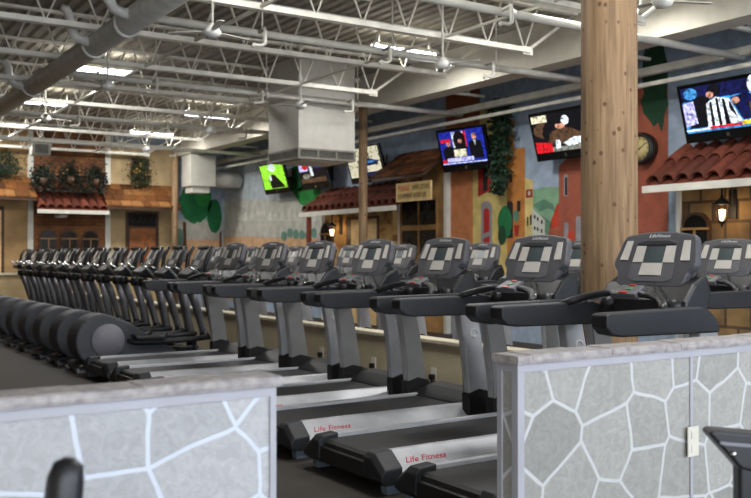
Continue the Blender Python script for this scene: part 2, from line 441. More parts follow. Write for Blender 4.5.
# beams along the mural wall
tag(MB().box(9.62, 9.72, -2, WY, 3.80, 3.90).build('wall_beam', 'steel_white'), 'lower pale steel beam running along the top of the mural wall', 'beam')
tag(MB().box(9.50, 9.56, -2, WY, 3.62, 3.67).build('wall_pipe', 'steel_white'), 'thin pale conduit running below the beams at the mural wall', 'conduit')
# sprinkler main with branch arms
mn = thing('sprinkler_main', 'thick grey sprinkler main crossing the upper left of the ceiling', 'pipe', (3.01, 0, 3.82))
MB().tube([(0,-2,0),(0,22.6,0)], 0.13, 18).build('pipe', 'pipe_grey', mn)
for y in (5.2, 9.4, 10.6, 13.7, 17.2):
    MB().lathe([(0.131,-0.04),(0.15,-0.04),(0.15,0.04),(0.131,0.04)], (0,y,0), 'y', 16).build('coupling', 'pipe_grey', mn)
for y in (9.0, 10.4, 13.7, 17.4):
    MB().tube([(0,y,0),(-0.16,y,0.0),(-0.26,y,0.03),(-0.31,y,0.12),(-0.32,y,0.24),(-0.36,y,0.32),(-0.42,y,0.34)], [0.06,0.055,0.055,0.055,0.055,0.05,0.04], 10).build('elbow_arm', 'pipe_grey', mn)
bp = ['right of the log column', 'across the top centre of the ceiling', 'passing above the square duct box', 'fourth nearest of its kind', 'closest to the far brick wall']
for i, y in enumerate((6.85, 8.95, 12.3, 16.2, 19.9)):
    b = thing('sprinkler_branch', 'white sprinkler branch pipe slung under the joists, %s' % bp[i], 'pipe', (3.05, y, 3.80), 0, 'sprinkler branch pipes')
    MB().tube([(0.1,0,0),(6.7,0,0)], 0.042, 10).build('pipe', 'white_paint', b)
    for x in (1.3, 3.0, 4.6):
        MB().tube([(x,0,0.03),(x,0,0.70)], 0.010, 6).lathe([(0.05,-0.03),(0.05,0.03)], (x,0,0), 'x', 10).build('hanger', 'white_paint', b)
    for x in (0.75, 2.35, 3.9):
        MB().tube([(x+0.5,0.0,0.0),(x+0.5,-0.16,0.02),(x+0.5,-0.18,-0.02),(x+0.5,-0.18,-0.14),(x+0.46,-0.18,-0.17),(x+0.36,-0.18,-0.17),(x+0.35,-0.18,-0.2)], 0.02, 8).build('drop_arm', 'white_paint', b)
# ceiling fans
fan_labels = {(3.5,8.3):'above the treadmill row beside the thick sprinkler main', (6.3,8.3):'hanging in front of the pale girder at top centre', (6.3,5.2):'at the top edge right of the log column',
              (3.5,15.0):'far left above the elliptical trainers', (6.3,15.0):'far back near the white girder end', (3.5,11.7):'left, just past the long bright ceiling light',
              (6.3,11.7):'just in front of the square duct box', (6.3,18.4):'farthest back over the shingle roofs'}
def make_fan():
    r = thing('ceiling_fan', '', 'ceiling fan', (0,0,0), 0, 'small white ceiling fans')
    MB().lathe([(0.0,-0.06),(0.05,-0.055),(0.085,-0.03),(0.09,0.0),(0.06,0.04),(0.03,0.07),(0.0,0.085)], (0,0,0), 'z', 16).build('motor', 'pipe_grey', r)
    MB().tube([(0,0,0.08),(0,0,0.93)], 0.013, 8).build('down_rod', 'white_paint', r)
    MB().lathe([(0.0,0.86),(0.06,0.86),(0.03,0.80),(0.0,0.79)][::-1], (0,0,0), 'z', 12).build('canopy', 'white_paint', r)
    for k in range(3):
        a = Matrix.Rotation(k*2*PI/3+0.3, 4, 'Z') @ Matrix.Rotation(0.10, 4, 'X')
        MB().prism([(0.07,-0.02),(0.15,-0.035),(0.44,-0.04),(0.46,0.0),(0.44,0.035),(0.15,0.03),(0.07,0.02)], 'z', -0.003, 0.003, 0, a).build('blade', 'white_paint', r)
    return r
fan0 = make_fan()
for i, (k, lb) in enumerate(fan_labels.items()):
    f = fan0 if i == 0 else copy_tree(fan0)
    f.location = (k[0], k[1], 3.58); f['label'] = 'small ceiling fan with dome motor, '+lb; f.rotation_euler = (0,0,i*0.7)
# ceiling lights
light_labels = {(7.3,10.5):'near the lit girder at top centre', (7.3,17.5):'right of the two in the far middle', (7.3,20.9):'farthest of the row beside the girder',
                (4.1,14.1):'largest one, partly behind the thick sprinkler main', (4.1,17.7):'on the left, second nearest of its row', (4.1,21.2):'at the left edge, farthest of its row',
                (7.3,7.0):'lighting the girder behind the log column', (4.1,7.0):'added out of view to brighten the near treadmills', (4.1,3.5):'added out of view above the stone half wall', (7.3,3.5):'added out of view above the right facade'}  # last three are unseen fixtures, added to brighten the near end
def make_light():
    r = thing('ceiling_light', '', 'ceiling light', (0,0,0), 0, 'fluorescent ceiling fixtures')
    MB().prism([(-0.16,0.0),(-0.09,0.06),(0.09,0.06),(0.16,0.0),(0.15,-0.004),(0.08,0.05),(-0.08,0.05),(-0.15,-0.004)], 'x', -0.5, 0.5).build('reflector', 'white_paint', r)
    for y in (-0.07, 0.07):
        MB().tube([(-0.48,y,-0.012),(-0.05,y,-0.012)], 0.03, 8).tube([(0.02,y,-0.012),(0.48,y,-0.012)], 0.03, 8).build('lamp_tube', 'tube', r)
    for x in (-0.42, 0.42): MB().tube([(x,0,0.055),(x,0,0.26)], 0.006, 6).build('hanger', 'white_paint', r)
    return r
li0 = make_light()
def lamp(name, typ, loc, energy, color, **kw):
    ld = bpy.data.lights.new(name, typ); ld.energy = energy; ld.color = color
    for k, v in kw.items(): setattr(ld, k, v)
    o = bpy.data.objects.new(name, ld); C.objects.link(o); o.location = loc; return o
for i, (k, lb) in enumerate(light_labels.items()):
    f = li0 if i == 0 else copy_tree(li0)
    f.location = (k[0], k[1], CZ-0.26); f['label'] = 'suspended fluorescent ceiling light, '+lb
    lamp('fluorescent_lamp', 'AREA', (k[0], k[1], CZ-0.31), 78, (1.0,0.98,0.94), shape='RECTANGLE', size=1.2, size_y=0.28)
    u = lamp('fluorescent_lamp', 'AREA', (k[0], k[1], CZ-0.185), 5, (1.0,0.96,0.88), shape='RECTANGLE', size=1.2, size_y=0.1); u.rotation_euler = (PI,0,0)

# ventilation boxes
vb = thing('duct_box', 'large square white ventilation box with slotted grille hanging in the ceiling centre', 'ventilation duct', (6.7, 12.5, 2.9))
MB().box(0,1.02,0,1.04,0.16,1.6).build('casing', 'duct_white', vb)
g = MB(); g.box(-0.015,1.035,-0.015,1.055,0.0,0.03); g.box(-0.015,1.035,-0.015,1.055,0.14,0.17)
for i in range(4):
    x = -0.01+i*0.333; g.box(x, x+0.03, -0.015, 0.01, 0.03, 0.14); g.box(x, x+0.03, 1.03, 1.055, 0.03, 0.14)
    g.box(-0.015, 0.01, x, x+0.03, 0.03, 0.14); g.box(1.01, 1.035, x, x+0.03, 0.03, 0.14)
g.build('grille_frame', 'grille', vb)
s_ = MB()
for i in range(40):
    x = 0.01+i*0.0255; s_.box(x, x+0.008, 0.0, 0.012, 0.03, 0.14); s_.box(0.0, 0.012, x, x+0.008, 0.03, 0.14)
s_.build('slats', 'grille', vb)
MB().box(0.03,0.99,0.03,1.01,0.03,0.16).build('inner_plenum', 'dark_grille', vb)
MB().box(0.12,0.9,0.12,0.92,-0.012,0.0).build('bottom_plate', 'duct_white', vb)
for x in (0.05,0.97): MB().tube([(x,0.1,1.58),(x,0.1,1.6)],0.01,6).build('hanger','duct_white',vb)
vb2 = thing('duct_box', 'smaller white ventilation box with round duct beside painted trees', 'ventilation duct', (8.5, 21.5, 3.12))
MB().box(0,0.66,0,0.6,0,0.78).build('casing', 'duct_white', vb2)
MB().box(0.05,0.52,0.05,0.5,-0.17,0).build('outlet_collar', 'duct_white', vb2)
MB().tube([(0.66,0.3,0.2),(1.45,0.3,0.2)], 0.2, 20).tube([(0.9,0.3,0.2),(0.93,0.3,0.2)], 0.208, 20).build('round_duct', 'duct_white', vb2)

# columns
lc = thing('log_column', 'thick knotty log column standing floor to ceiling among the treadmills', 'column', (5.33, 4.91, 0))
pr = []
mb = MB(); n = 48
for z in [i*0.2 for i in range(0, 23)]+[CZ]:
    pr.append((0.215*(1-0.006*z), z))
mb.lathe(pr, (0,0,0), 'z', n).build('trunk', 'log_wood', lc)
MB().lathe([(0.235,0),(0.235,0.1),(0.22,0.12)], (0,0,0), 'z', 32).build('base_ring', 'dark_wood', lc)
for (x, y, lb) in ((8.35, 13.25, 'slim round timber post standing right of the square duct box'), (8.33, 22.15, 'slim round timber post at the far end beside the painted trees')):
    p = MB().lathe([(0.078,0),(0.075,2),(0.075,3.93)], (0,0,0), 'z', 20).build('timber_post', 'log_wood')
    p.location = (x, y, 0); tag(p, lb, 'column')

# ================================================================= MURALS (painted on the walls)
def paint(mb, pts, layer, m, plane='X'):
    w = [onX(p[0], p[1], WX-0.002-0.003*layer) if plane == 'X' else onY(p[0], p[1], WY-0.002-0.003*layer) for p in pts]
    mb.add(w, [list(range(len(w)))], False, m)
mm = ['sky_pale','haze_paint','sand_paint','orange_tan','yellow_paint','orange_paint','cream_paint','hill_paint','hill_dark','white_house','red_house','rust_paint',
      'grey_arch','dark_paint','tree_paint','tree_light','trunk_paint','red_paint','ivy_paint','far_tree','brown_orange','shadow_green']
I = {k: i for i, k in enumerate(mm)}
mu = MB()
P = lambda pts, l, m: paint(mu, pts, l, I[m])
def arch(x0, x1, ytop, ybot, l, m, n=8):
    cx = (x0+x1)/2; r = (x1-x0)/2
    P([(x0,ybot),(x1,ybot)]+[(cx+r*math.cos(a*PI/n), ytop+r*1.1-r*1.1*math.sin(a*PI/n)) for a in range(n+1)], l, m)
def blob(cx, cy, rx, ry, l, m, n=34, j=0.06, plane=None, target=None, idx=None):
    rnd = random.Random(int(cx*7+cy))
    pts = [(cx+rx*(1+rnd.uniform(-j,j))*math.cos(2*PI*k/n), cy+ry*(1+rnd.uniform(-j,j))*math.sin(2*PI*k/n)) for k in range(n)]
    if target: paint(target, pts, l, idx, plane)
    else: P(pts, l, m)
# far-left landscape
P([(223,150),(322,150),(322,200),(223,200)], 0, 'sky_pale')
P([(223,200),(322,200),(322,222),(223,222)], 0, 'haze_paint')
P([(223,222),(322,222),(322,236),(223,236)], 0, 'haze_paint')
P([(223,236),(322,238),(322,300),(223,300)], 0, 'sand_paint')
for k in range(13): P([(236+k*6.2,221),(236.4+k*6.2,213+((k*3)%4)),(239+k*6.2,211+((k*5)%5)),(240.6+k*6.2,214),(241+k*6.2,221)], 1, 'white_house')
for k in range(6): blob(284+k*6, 236-((k*3)%4), 3, 5, 2, 'far_tree', 10)
P([(288,170),(304,165),(322,178),(320,200),(310,210),(300,204),(292,190)], 2, 'tree_light')
blob(299,178,12,13,3,'tree_paint'); blob(306,194,9,9,3,'tree_light')
# tan-orange building
P([(446,88),(473,84),(473,300),(446,300)], 1, 'orange_tan')
P([(446,88),(480,82),(480,124),(446,128)], 2, 'brown_orange')
# yellow building
P([(473,112),(509,104),(509,300),(473,300)], 1, 'yellow_paint')
P([(478,166),(491,162),(491,190),(478,197)], 2, 'red_paint'); P([(483,165),(487.5,164),(487.5,190),(483,192)], 3, 'dark_paint')
arch(481,492,201,262,2,'grey_arch'); arch(483.5,489.5,208,262,3,'red_paint'); P([(483.5,234),(489.5,231),(489.5,236),(483.5,239)],4,'grey_arch')
P([(507,150),(525,147),(525,300),(507,300)], 2, 'orange_paint')
P([(507,133),(514,131),(514,150),(507,150)], 3, 'orange_paint'); P([(509,118),(515,121),(515,126),(509,126)],3,'orange_paint'); P([(511,126),(513,126),(513,150),(511,150)],2,'yellow_paint')
arch(507,513,201,238,3,'dark_paint'); P([(517,201),(520.5,200.5),(520.5,211),(517,212)],3,'dark_paint'); P([(510,173),(512,172.5),(512,182),(510,182.5)],3,'dark_paint')
P([(525,178),(533,180),(533,300),(525,300)], 2, 'cream_paint')
P([(526,190),(532.5,189),(532.5,197),(526,198)],3,'red_paint'); P([(528,191.5),(530.5,191),(530.5,195),(528,195.5)],4,'white_house')
P([(527,217),(528.5,217),(528.5,226),(527,226)],3,'dark_paint'); P([(530,215),(531.8,215),(531.8,225),(530,225)],3,'dark_paint')
P([(532,190),(545,187),(560,187),(560,300),(532,300)], 1, 'hill_paint')
P([(533,205),(544,199),(553,204),(556,212),(548,208),(540,212)],2,'hill_dark'); P([(541,215),(551,222),(551,240),(541,226)],2,'hill_dark')
P([(532,208),(545,220),(545,300),(532,300)], 3, 'white_house')
for (a, b) in ((534,215),(537,217),(541,220),(534,226),(537,227),(541,229)): P([(a,b),(a+1.6,b+.4),(a+1.6,b+4),(a,b+3.6)],4,'dark_paint')
P([(550,224),(557,204),(562,202),(562,300),(550,300)], 2, 'red_house')
P([(549,228),(562,226),(562,300),(545,300)],3,'rust_paint')
# rust building right behind the column, up to the roof
P([(559,166),(668,60),(668,300),(559,300)], 4, 'rust_paint')
arch(564,568,174,196,5,'grey_arch'); arch(565,567.4,177,195,6,'dark_paint'); arch(564,568.5,222,250,5,'grey_arch'); arch(576,581,216,250,5,'grey_arch')
blob(571,236,3.4,5,6,'red_house')
# painted climbing plants
blob(505,222,7,16,5,'tree_paint'); blob(502,235,4,10,6,'ivy_paint'); blob(516,216,3,6,5,'hill_dark'); P([(514,225),(519,225),(518,236),(515,236)],6,'red_paint')
blob(655,85,13,46,6,'ivy_paint',30,0.2)
P([(223,60),(223.2,60),(223.1,61)],0,'sky_pale')
tag(mu.build('painted_mural', mm), 'painted village street and hillside mural covering the long side wall', 'mural', None)
# tree mural on the far wall
mt = MB(); mtm = ['sky_pale','sand_paint','haze_paint','trunk_paint','tree_paint','tree_light','far_tree']
PY_ = lambda pts, l, m: paint(mt, pts, l, m, 'Y')
PY_([(178,220),(222.3,220),(222.3,240),(178,240)],0,2); PY_([(178,240),(222.3,240),(222.3,290),(178,290)],0,1)
PY_([(183,222),(186,222),(187,262),(183,262)],1,3); PY_([(219.5,232),(221.5,232),(221.5,258),(219.5,258)],1,3)
blob(195,203,16,20,2,None,36,0.06,'Y',mt,4); blob(203,196,8,11,3,None,24,0.08,'Y',mt,5); blob(214.5,216,7.3,17,2,None,34,0.06,'Y',mt,4); blob(180,238,4,10,2,None,14,0.1,'Y',mt,6)
tag(mt.build('painted_mural', mtm), 'two painted round green trees on the far wall behind the slim timber post', 'mural')

# ================================================================= FACADES
def tile_roof(name, label, X0, X1, za, zb, y0, y1, along='Y', step=0.22):
    # barrel tiles running from the wall (X1,zb) down to the eave (X0,za)
    r = thing(name, label, 'roof', ((X0+X1)/2, (y0+y1)/2, za) if along == 'Y' else ((y0+y1)/2, (X0+X1)/2, za))
    org = r.location
    def T(a, b, z):   # a = across (towards wall), b = along
        p = (a, b, z) if along == 'Y' else (b, a, z)
        return Vector(p)-org
    mb = MB(); n = max(1, int(round((y1-y0)/step))); st = (y1-y0)/n
    rows = 2
    for i in range(n):
        c = y0+(i+0.5)*st
        for q in range(rows):
            f0, f1 = q/rows, (q+1)/rows+0.04
            vs = []; fs = []; k = 8
            for e, f in enumerate((f0, min(f1, 1))):
                a = X0+(X1-X0)*f; z = za+(zb-za)*f+0.02-(0.02 if e else 0)+(0.012 if e == 0 else 0)
                rr = st*0.52*(1.0 if e == 0 else 0.86)
                for h in (1.0, 0.8):
                    for j in range(k+1):
                        an = PI*j/k
                        vs.append(T(a, c+rr*h*math.cos(an), z+rr*h*math.sin(an)*0.95))
            m_ = k+1
            for j in range(k):
                fs.append((j, j+1, 2*m_+j+1, 2*m_+j)); fs.append((j, m_+j, m_+j+1, j+1))
                fs.append((m_+j, 3*m_+j, 3*m_+j+1, m_+j+1))
            mb.add(vs, fs, True)
    mb.build('roof_tile_field', 'clay_tile', r)
    b = MB(); vs = [T(X0,y0,za-0.02),T(X0,y1,za-0.02),T(X1,y1,zb-0.02),T(X1,y0,zb-0.02),T(X0,y0,za+0.01),T(X0,y1,za+0.01),T(X1,y1,zb+0.01),T(X1,y0,zb+0.01)]
    b.add(vs, [(3,2,1,0),(4,5,6,7),(0,1,5,4),(1,2,6,5),(2,3,7,6),(3,0,4,7)]); b.build('roof_board', 'clay_tile', r)
    fb = MB(); p = [T(X0-0.05,y0-0.02,za-0.09),T(X0-0.01,y1+0.02,za-0.0)]
    lo = [min(p[0][i],p[1][i]) for i in range(3)]; hi = [max(p[0][i],p[1][i]) for i in range(3)]
    fb.box(lo[0],hi[0],lo[1],hi[1],lo[2],hi[2]); fb.build('fascia_board', 'white_paint', r)
    return r
def shingle_roof(name, label, X0, X1, za, zb, y0, y1, along, m, courses=4, step=0.2):
    r = thing(name, label, 'roof', ((X0+X1)/2, (y0+y1)/2, za) if along == 'Y' else ((y0+y1)/2, (X0+X1)/2, za))
    org = r.location; rnd = random.Random(int(y0*10))
    def T(a, b, z):
        p = (a, b, z) if along == 'Y' else (b, a, z)
        return Vector(p)-org
    mb = MB()
    for q in range(courses):
        f0, f1 = q/courses, min(1, (q+1.25)/courses); b = y0-rnd.uniform(0, step)
        while b < y1:
            w = step*rnd.uniform(0.7, 1.3); b0, b1 = max(b, y0), min(b+w-0.012, y1); b += w
            if b1-b0 < 0.03: continue
            d = rnd.uniform(-0.012, 0.012)
            aa, ab = X0+(X1-X0)*f0+d, X0+(X1-X0)*f1; z0, z1 = za+(zb-za)*f0+0.035, za+(zb-za)*f1
            vs = [T(aa,b0,z0-0.025),T(aa,b1,z0-0.025),T(ab,b1,z1-0.02),T(ab,b0,z1-0.02),T(aa,b0,z0+0.01),T(aa,b1,z0+0.01),T(ab,b1,z1+0.005),T(ab,b0,z1+0.005)]
            mb.add(vs, [(3,2,1,0),(4,5,6,7),(0,1,5,4),(1,2,6,5),(2,3,7,6),(3,0,4,7)])
    mb.build('shingle_field', m, r)
    b = MB(); vs = [T(X0+.02,y0,za-0.06),T(X0+.02,y1,za-0.06),T(X1,y1,zb-0.06),T(X1,y0,zb-0.06),T(X0+.02,y0,za),T(X0+.02,y1,za),T(X1,y1,zb),T(X1,y0,zb)]
    b.add(vs, [(3,2,1,0),(4,5,6,7),(0,1,5,4),(1,2,6,5),(2,3,7,6),(3,0,4,7)]); b.build('roof_board', 'dark_wood', r)
    return r
FX = 9.78   # face of the side facades
# right facade
sf = thing('stone_facade', 'mock stone house front under the right clay-tile roof', 'facade', (FX, 5.5, 0))
MB().box(0, 0.21, -3.4, 2.27, 0, 2.3).build('stone_wall', 'stone_right', sf)
MB().box(-0.03, 0.21, 2.27, 2.34, 0, 2.26).build('corner_board', 'white_paint', sf)
wdw = MB(); W = 5.5
def archwin(name, parent, cy, z0, w, h, ax, depth, fm='dark_wood', plane_y=None):
    """arched window in local coords of parent; ax 'X' = facing -X, 'Y' = facing -Y"""
    n = 10; out = [(-w/2, z0), (w/2, z0)]+[(w/2*math.cos(PI*k/n), z0+h-w/2+w/2*math.sin(PI*k/n)) for k in range(n+1)]
    sc = 0.82
    inn = [(-w/2*sc, z0+0.03), (w/2*sc, z0+0.03)]+[(w/2*sc*math.cos(PI*k/n), z0+h-w/2+w/2*sc*math.sin(PI*k/n)) for k in range(n+1)]
    ax_ = 'x' if ax == 'X' else 'y'
    out = [(p[0]+cy, p[1]) for p in out]; inn = [(p[0]+cy, p[1]) for p in inn]
    f = MB().prism(out, ax_, depth-0.05, depth).build(name, fm, parent)
    MB().prism(inn, ax_, depth-0.062, depth-0.05).build('pane', 'window_dark', f)
    b = MB()
    zz = z0+h-w/2
    if ax == 'X': b.box(depth-0.085, depth-0.062, cy-w/2, cy+w/2, zz-0.02, zz+0.01); b.box(depth-0.08, depth-0.062, cy-0.012, cy+0.012, z0, zz)
    else: b.box(cy-w/2, cy+w/2, depth-0.085, depth-0.062, zz-0.02, zz+0.01); b.box(cy-0.012, cy+0.012, depth-0.08, depth-0.062, z0, zz)
    b.build('glazing_bar', 'ochre', f)
    return f
p = onX(698, 212, FX)
archwin('arched_window', sf, p.y-5.5, p.z-1.0, 0.42, 1.0, 'X', 0.0)
tile_roof('tile_roof', 'red clay barrel-tile roof with white fascia at the right edge', 9.30, 9.97, 2.29, 2.78, 2.6, 7.95)
# middle facade
mf = thing('stone_facade', 'mock tan stone cottage front beside the wall lantern in the middle', 'facade', (FX, 15.3, 0))
ya, yb = onX(325,200,FX).y-15.3, onX(398,200,FX).y-15.3
MB().box(0, 0.21, yb+0.17, ya, 0, 2.32).build('stone_wall', 'stone_mid', mf)
MB().box(-0.03, 0.21, ya, ya+0.09, 0, 2.28).build('corner_board', 'white_paint', mf)
d0, d1 = onX(352,220,FX), onX(377.5,220,FX)
dr = MB().box(-0.02, 0.02, d1.y-15.3-0.06, d0.y-15.3+0.2, 0, d0.z+0.06).build('door_frame', 'dark_wood', mf)
MB().box(-0.035, -0.018, d1.y-15.3, d0.y-15.3-0.02, 0.02, d0.z).build('door', 'door_tan', mf)
archwin('arched_window', mf, onX(328,230,FX).y-15.3, 1.15, 0.5, 0.95, 'X', 0.0)
for a in (343, 388):
    pass
tile_roof('tile_roof', 'red clay barrel-tile roof over the tan cottage front in the middle', 9.30, 9.97, 2.30, 2.74, 13.62, 17.22, step=0.235)
p = onX(309, 216, 9.36)
tag(MB().box(-0.04,0.04,-0.04,0.04,0,2.2).build('porch_post', 'red_post', loc=(0,0,0)), 'dark red porch post under the left end of the middle tile roof', 'post').location = (p.x, p.y, 0)
FXO = 9.92
# ochre facade
oy0, oy1 = onX(445,200,FXO).y, onX(400,200,FXO).y
of = thing('ochre_facade', 'ochre mock house front with four dark window panes below the sign', 'facade', (FXO, oy0, 0))
MB().box(0, 0.07, 0, oy1-oy0, 0, 3.05).build('plaster_wall', 'ochre', of)
MB().box(-0.03, 0.07, oy1-oy0, oy1-oy0+0.09, 0, 2.75).build('corner_board', 'white_paint', of)
MB().box(-0.03, 0.07, -0.08, 0, 0, 2.95).build('corner_board', 'white_paint', of)
a0, a1 = onX(404,200,FXO).y-oy0, onX(437,200,FXO).y-oy0
wf = MB().box(-0.03, 0, a1-0.03, a0+0.03, 1.35, 2.47).build('window_frame', 'ochre', of)
wd = (a0-a1-0.08)/2
for iy in range(2):
    for (z0, z1) in ((1.42,1.86),(1.96,2.40)):
        y0 = a1+0.0+iy*(wd+0.08)
        pn = MB().box(-0.042, -0.03, y0, y0+wd, z0, z1).build('window_pane', 'window_dark', wf)
        sc = MB(); cy, cz = y0+wd/2, (z0+z1)/2
        for k in range(8):
            an = k*PI/4; sc.tube([(-0.046,cy,cz),(-0.046,cy+0.14*math.cos(an),cz+0.19*math.sin(an))], 0.007, 5)
        sc.tube([(-0.046,cy+0.06*math.cos(t),cz+0.06*math.sin(t)) for t in [k*PI/8 for k in range(17)]], 0.007, 5)
        sc.build('iron_scroll', 'iron', wf)
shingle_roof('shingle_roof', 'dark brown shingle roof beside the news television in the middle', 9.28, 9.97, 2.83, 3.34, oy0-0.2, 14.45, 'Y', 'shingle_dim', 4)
# hanging sign
sg = thing('notice_sign', 'tan board reading PLEASE WIPE DOWN EQUIPMENT AFTER USE above dark panes', 'sign', (9.24, 13.0, 2.51))
hw, hh = 0.50, 0.145
MB().box(-0.012, 0.012, -hw, hw, -hh, hh).build('board', 'sign_face', sg, bevel=0.004)
fr = MB(); fr.box(-0.02,0.012,-hw,hw,hh,hh+0.02); fr.box(-0.02,0.012,-hw,hw,-hh-0.02,-hh); fr.box(-0.02,0.012,hw,hw+0.02,-hh-0.02,hh+0.02); fr.box(-0.02,0.012,-hw-0.02,-hw,-hh-0.02,hh+0.02)
fr.build('border', 'door_tan', sg)
for y in (-0.3, 0.3): MB().tube([(0,y,0.16),(0.05,y,0.31)],0.008,6).build('hanger','iron',sg)
fm = lambda y, z: frame((0,-1,0), (0,0,1), (-0.016, y, z))
text_mesh('lettering', 'PLEASE', 0.13, 'ink_red', sg, fm(0.46, 0.065), sx=0.86)
text_mesh('lettering', 'WIPE DOWN', 0.13, 'ink_brown', sg, fm(0.05-0.02, 0.065), sx=0.70)
text_mesh('lettering', 'EQUIPMENT AFTER USE', 0.12, 'ink_brown', sg, fm(0.47, -0.07), sx=0.68)
# lanterns
def lantern(loc, label, wall_x):
    r = thing('wall_lantern', label, 'wall lantern', loc)
    w = wall_x-loc[0]
    MB().lathe([(0.0,0.27),(0.012,0.24),(0.02,0.2),(0.095,0.13),(0.10,0.115),(0.085,0.11),(0.0,0.11)][::-1], (0,0,0), 'z', 8).build('roof_cap', 'iron', r)
    MB().lathe([(0.0,-0.17),(0.012,-0.15),(0.015,-0.12),(0.05,-0.10),(0.055,-0.085),(0.0,-0.085)], (0,0,0), 'z', 8).build('base', 'iron', r)
    c = MB()
    for k in range(6):
        a = k*PI/3; c.tube([(0.052*math.cos(a),0.052*math.sin(a),-0.09),(0.082*math.cos(a),0.082*math.sin(a),0.115)], 0.006, 5)
    c.build('cage', 'iron', r)
    MB().lathe([(0.0,-0.085),(0.03,-0.07),(0.046,0.05),(0.0,0.06)], (0,0,0), 'z', 12).build('glass', 'lamp_glass', r)
    MB().tube([(0,0,0.25),(0,0,0.33),(0.04,0,0.38),(w*0.6,0,0.38),(w-0.02,0,0.28),(w-0.02,0,0.1)], 0.014, 8).box(w-0.03,w,-0.05,0.05,-0.05,0.3).build('arm', 'iron', r)
    lamp('lantern_bulb', 'POINT', (loc[0]-0.0, loc[1], loc[2]+0.0), 8, (1.0,0.66,0.34), shadow_soft_size=0.09)
    return r
p = onX(722, 214, 9.55); lantern((9.55, p.y, p.z), 'lit black lantern on the stone front under the right tile roof', FX)
p = onX(332, 232, 9.55); lantern((9.55, p.y, p.z), 'lit black lantern beside the arched window in the middle', FX)
# clock
p = onX(645, 149, 9.95)
ck = thing('wall_clock', 'round dark-rimmed wall clock half hidden by the log column', 'clock', (9.9, p.y, p.z))
MB().lathe([(0.0,0.08),(0.31,0.08),(0.34,0.0),(0.33,-0.05),(0.29,-0.08),(0.26,-0.07),(0.25,-0.04),(0.0,-0.04)], (0,0,0), 'x', 36).build('rim', 'iron', ck)
MB().lathe([(0.0,-0.042),(0.252,-0.042),(0.252,-0.048),(0.0,-0.048)], (0,0,0), 'x', 36).build('dial', 'clock_face', ck)
MB().box(-0.055,-0.05,-0.008,0.008,-0.02,0.17,mtx=Matrix.Rotation(1.0,4,'X')).build('hand','iron',ck)
MB().box(-0.06,-0.055,-0.01,0.01,-0.02,0.12,mtx=Matrix.Rotation(-1.9,4,'X')).build('hand','iron',ck)
nm_ = MB()
for k in range(12):
    a = k*PI/6; nm_.box(-0.052,-0.048,-0.007,0.007,0.19,0.23,mtx=Matrix.Rotation(a,4,'X'))
nm_.build('hour_marks','iron',ck)

ck.scale = (1, 0.66, 0.66)
# leaves
def leaves(mb, pts, size, rnd, m=0, droop=0.3):
    for p in pts:
        s = size*rnd.uniform(0.6, 1.3); a = rnd.uniform(0, 2*PI); t = rnd.uniform(-0.9, 0.6)
        d = Vector((math.cos(a)*math.cos(t), math.sin(a)*math.cos(t), math.sin(t)-droop)).normalized()
        u = d.cross(Vector((rnd.uniform(-1,1), rnd.uniform(-1,1), rnd.uniform(-1,1)))).normalized(); nrm = d.cross(u)*0.12*s
        p = Vector(p)
        mb.add([p, p+d*s*0.45+u*s*0.32+nrm, p+d*s, p+d*s*0.45-u*s*0.32+nrm], [(0,1,2,3)], False, m)
rnd = random.Random(5)
a, b = onX(500,100,9.85), onX(502,192,9.85)
iv = thing('ivy_garland', 'long dark green ivy garland hanging on the yellow painted house', 'plant', (9.85, (a.y+b.y)/2, b.z))
H = a.z-b.z; pts = []
for k in range(1500):
    t = rnd.random(); z = H*t
    w = 0.24*min(1, 0.35+t*1.6)*(1.0+0.2*math.sin(t*14))
    pts.append((rnd.uniform(-0.10,0.03), max(-1,min(1,rnd.gauss(0,0.5)))*w+0.03*math.sin(t*5), z))
m_ = MB(); leaves(m_, pts, 0.10, rnd); m_.build('foliage', 'leaf_dark', iv)
MB().tube([(0.06,0.02,0.05),(0.05,-0.03,H*0.3),(0.06,0.03,H*0.6),(0.05,0,H)], 0.02, 6).build('stem', 'dark_wood', iv)

# ---- far facades on the back wall
BY = 22.75
def X_(px, Y=BY): return onY(px, 200, Y).x
bf = thing('brick_facade', 'mock brick house front with arched windows at the far end', 'facade', (0, BY, 0))
x0, x1 = X_(33), X_(105)
MB().box(x0, x1, 0, 0.14, 0, 4.4).build('brick_wall', 'brick', bf)
MB().box(x0-0.13, x0, -0.04, 0.14, 0, 4.4).build('corner_board', 'white_paint', bf)
MB().box(x1, x1+0.13, -0.04, 0.14, 0, 4.4).build('corner_board', 'white_paint', bf)
for px in (48, 69, 90):
    archwin('arched_window', bf, X_(px), onY(px,256,BY).z, 0.42, (256-230)*22.3/914, 'Y', 0.0)
tf = thing('tan_facade', 'tan plaster house front with a dark iron-topped door at the far end', 'facade', (0, BY, 0))
xt = x1+0.13
MB().box(xt, X_(178), 0, 0.14, 0, 4.1).build('plaster_wall', 'tan_dim', tf)
dp0, dp1 = onY(127,212,BY), onY(157,212,BY)
MB().box(dp0.x-0.04, dp1.x+0.04, -0.03, 0, 0, dp0.z+0.02).build('door_frame', 'dark_wood', tf)
dd = MB().box(dp0.x+0.06, dp1.x-0.06, -0.05, -0.03, 0, onY(140,228,BY).z)
dd.build('door', 'door_wood', tf)
pp = MB()
for i in range(2):
    for j in range(3):
        xa = dp0.x+0.14+i*0.34; pp.box(xa, xa+0.22, -0.065, -0.05, 0.2+j*0.62, 0.7+j*0.62)
pp.build('door_panels', 'door_wood', tf)
MB().box(dp0.x+0.03, dp1.x-0.03, -0.04, -0.03, onY(140,226,BY).z, dp0.z-0.04).build('transom_pane', 'window_dark', tf)
q = MB(); zc = onY(140,219,BY).z
